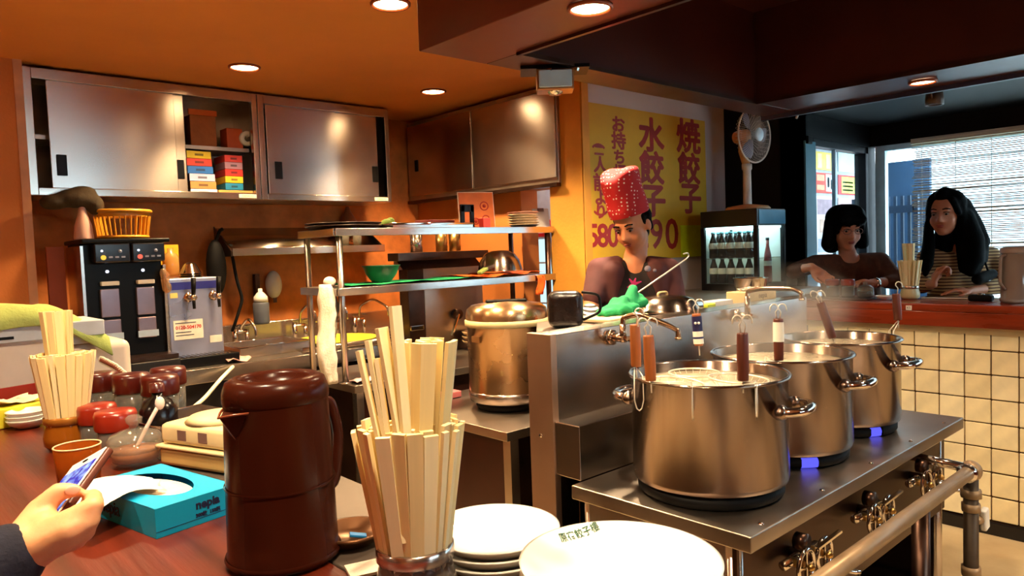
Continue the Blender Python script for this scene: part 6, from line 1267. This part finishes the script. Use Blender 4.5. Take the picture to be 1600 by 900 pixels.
o = thing('key_pouch', 'black pouch with metal keys lying by the forearm of the woman in stripes', 'pouch', (0, 0, 0)); p_ = P(1530, 463, x=4.30); o.location = (4.33, p_.y, 1.156)
MB().box(-.03, .03, -.055, .055, 0, .034).build('pouch_body', RUBBER, o, bevel=.012, seg=3); MB().ell((-.01, .0, .036), (.012, .02, .005), n=10, m=6).build('keys', CHROME, o)
stool(4.81, pm.y, 'bar stool under the woman in stripes')
# ------------------------------------------------ neighbour holding a phone
pdep = .80
pc_ = D(96, 773, .815); tcv = (CAMP - pc_).normalized(); ax0 = RG*.6 + UPV*.8; ax = (ax0 - tcv*ax0.dot(tcv)).normalized(); ax = (ax*.8 - tcv*.6).normalized()
q_ = ax.cross(tcv).normalized(); q_ = q_ if q_.dot(RG) > 0 else -q_
tp_ = (tcv - ax*tcv.dot(ax)).normalized(); wv = (tp_*.955 + q_*.30).normalized(); nv = ax.cross(wv).normalized()
if nv.dot(tcv) < 0: nv = -nv
Mp = Matrix((wv, ax, nv)).transposed().to_4x4(); Mp.translation = pc_
ph = thing('smartphone', 'phone in a brown case with a blue photo on screen, held in a hand', 'phone', (0, 0, 0))
def pbox(x0, x1, y0, y1, z0, z1, nm, m, bev=0, par=None):
    b = MB(); b.box(x0, x1, y0, y1, z0, z1); o = b.build(nm, m, par or ph, bevel=bev); o.matrix_local = Mp; return o
cs = pbox(-.031, .031, -.064, .064, -.010, -.001, 'case', mat('brown_leather', (92, 44, 28), .45, var=.2), .003); pbox(-.029, .029, -.062, .062, -.001, .0012, 'front_plate', WHITEP, .001)
pbox(-.0275, .0275, -.045, .043, .0012, .0016, 'screen', WHITEP)
scr, stt, sbb = base('screen_picture'); nz = nn(stt, 'ShaderNodeTexNoise'); nz.inputs['Scale'].default_value = 90; tcn = nn(stt, 'ShaderNodeTexCoord'); stt.links.new(tcn.outputs['Object'], nz.inputs['Vector']); rp = nn(stt, 'ShaderNodeValToRGB'); rp.color_ramp.elements[0].color = (*lin((16, 24, 130)), 1); rp.color_ramp.elements[0].position = .4; rp.color_ramp.elements[1].color = (*lin((120, 150, 200)), 1); rp.color_ramp.elements[1].position = .75
stt.links.new(nz.outputs[0], rp.inputs[0]); stt.links.new(rp.outputs[0], sbb.inputs['Base Color']); stt.links.new(rp.outputs[0], sbb.inputs['Emission Color']); sbb.inputs['Emission Strength'].default_value = .7; sbb.inputs['Roughness'].default_value = .2
for o in ph.children:
    if o.name.startswith('screen'): o.data.materials.clear(); o.data.materials.append(scr)
b = MB(); b.tube([(.012*math.cos(a)*.35, .0535+.012*math.sin(a)*.12, .0014) for a in [2*PI*k/12 for k in range(12)]], .0006, 4, closed=True); o = b.build('earpiece', BLACK, ph); o.matrix_local = Mp
# arm and hand
W = D(16, 872, .735); EL = D(-190, 985, .66)
mb = MB()
def fing(pts, rs):
    for k in range(len(pts)-1): mb.cap(D(*pts[k]), D(*pts[k+1]), rs[k], rs[k+1], 12, 5)
bk_ = -nv    # behind the phone
fing([(22, 866, .738), (104, 815, .742), (147, 790, .752), (146, 776, .795), (138, 776, .825)], [.017, .0125, .0100, .0090, .0075])
fing([(22, 872, .735), (106, 829, .735), (140, 813, .748), (140, 796, .790), (130, 796, .815)], [.017, .0130, .0105, .0090, .0075])
fing([(22, 880, .735), (100, 842, .738), (133, 832, .752), (132, 817, .790), (122, 815, .812)], [.017, .0130, .0100, .0088, .0072])
fing([(22, 890, .738), (88, 852, .745), (120, 846, .757), (118, 834, .788), (110, 831, .805)], [.016, .0120, .0092, .0080, .0068])
fing([(34, 848, .745), (60, 799, .768), (91, 768, .778), (116, 766, .783)], [.020, .0135, .0100, .0080])
fing([(70, 826, .752), (78, 832, .748)], [.018, .018]); fing([(46, 836, .752), (76, 818, .760)], [.019, .014]); fing([(46, 850, .745), (90, 835, .742)], [.021, .014])
fing([(10, 876, .735), (40, 854, .740)], [.027, .024]); mb.cap(W, W.lerp(EL, .3), .027, .032); mb.cap(W.lerp(EL, .3), EL, .032, .042)
sd_ = V((-.42, .72, 0)); 
sh_ = [V((-.30, .52, 1.18)), V((-.42, .88, 1.20))]; nk = V((-.37, .70, 1.27)); Hn = Matrix.Translation((-.33, .70, 1.42)) @ frame(V((.75, .25, -.45)))
np_ = thing('person', 'neighbour at the left edge, dark sleeve, hand holding up a phone', 'person', (0, 0, 0))
hn, knn, ann = seated(V((-.42, .70, 0)), V((.98, .1, 0)).normalized(), V((-.2, .95, 0)).normalized()*-1, .72)
mb.cap(EL, sh_[0], .042, .05); el2 = V((-.18, 1.02, 1.02)); w2v = V((.02, 1.12, 1.14)); mb.cap(sh_[1], el2, .048, .038); mb.cap(el2, w2v, .037, .026)
head_mesh(mb, Hn); mb.cap(Hn @ V((0, -.025, -.06)), nk, .05, .056); pel = (hn[0]+hn[1])/2; sm2 = (sh_[0]+sh_[1])/2; mb.cap(nk, sm2, .058, .08); mb.cap(sm2-V((0, 0, .08)), pel, .11, .115); mb.cap(sm2, sh_[0], .06, .05); mb.cap(sm2, sh_[1], .06, .05)
for i in (0, 1): mb.cap(pel, hn[i], .10, .085); mb.cap(hn[i], knn[i], .08, .052); mb.cap(knn[i], ann[i], .05, .036)
w2d = V((.06, .60, 0))
hand(mb, w2v, V((.75, .5, -.15)), V((0, 0, -1)), -1, .3, .4)
remesh(mb, 'body', mat('skin_hand', (226, 164, 116), .5, var=.07, scale=30, sss=.15, bump=.08, bscale=220), .0042, 3, np_)
face_parts(np_, Hn)
NAVY = mat('navy_sleeve', (16, 16, 34), .9, var=.25, scale=60, bump=.4, bscale=200)
sl = [(W.lerp(EL, .03), W.lerp(EL, .3), .037, .043), (W.lerp(EL, .3), EL, .043, .056), (EL, sh_[0], .056, .062), (sh_[1], el2, .06, .05), (el2, el2.lerp(w2v, .8), .048, .038)]
lat = (sh_[1]-sh_[0]).normalized(); sl += [(sm2-V((0, 0, .05))+lat*k*.085, pel+lat*k*.07, .10, .11) for k in (-1, 0, 1)] + [(sm2.lerp(sh_[i], .35), sh_[i], .066, .062) for i in (0, 1)]
garment(np_, 'jacket', NAVY, sl, .007, 4); trousers(np_, hn, knn, ann, V((1, 0, 0)))
h2 = lambda p: Hn @ V(p); garment(np_, 'hair', HAIR, [(h2((-.03, -.02, .055)), h2((.03, -.02, .055)), .082, .082), (h2((0, -.05, .02)), h2((0, -.055, -.07)), .08, .06), (h2((-.05, .06, .065)), h2((.05, .06, .065)), .026, .026)], .01, 3)
nl = D(116, 765, .778); nd = (D(116, 768, .783)-D(92, 771, .778)).normalized()
tn = MB().ell(D(113, 766, .7755), (.0075, .0055, .0024), M=Matrix((nd, nd.cross(BK).normalized(), BK)).transposed().to_4x4(), n=14, m=8).build('thumb_nail', mat('nail', (236, 190, 164), .25), np_)
stool(-.42, .70, 'bar stool under the neighbour with the phone')
# ================================================================ set every thing's origin at its base
bpy.context.view_layer.update()
for o in [o for o in COL.objects if o.type == 'EMPTY' and o.parent is None and o.children]:
    if o.location.length > 1e-6 or tuple(o.rotation_euler) != (0, 0, 0): continue
    lo = V((1e9,)*3); hi = V((-1e9,)*3)
    for ch in o.children:
        if ch.type != 'MESH': continue
        for c in ch.bound_box:
            p = ch.matrix_world @ V(c)
            for i in range(3): lo[i] = min(lo[i], p[i]); hi[i] = max(hi[i], p[i])
    b = V(((lo.x+hi.x)/2, (lo.y+hi.y)/2, lo.z)); o.location = b
    for ch in o.children: ch.location = ch.location - b
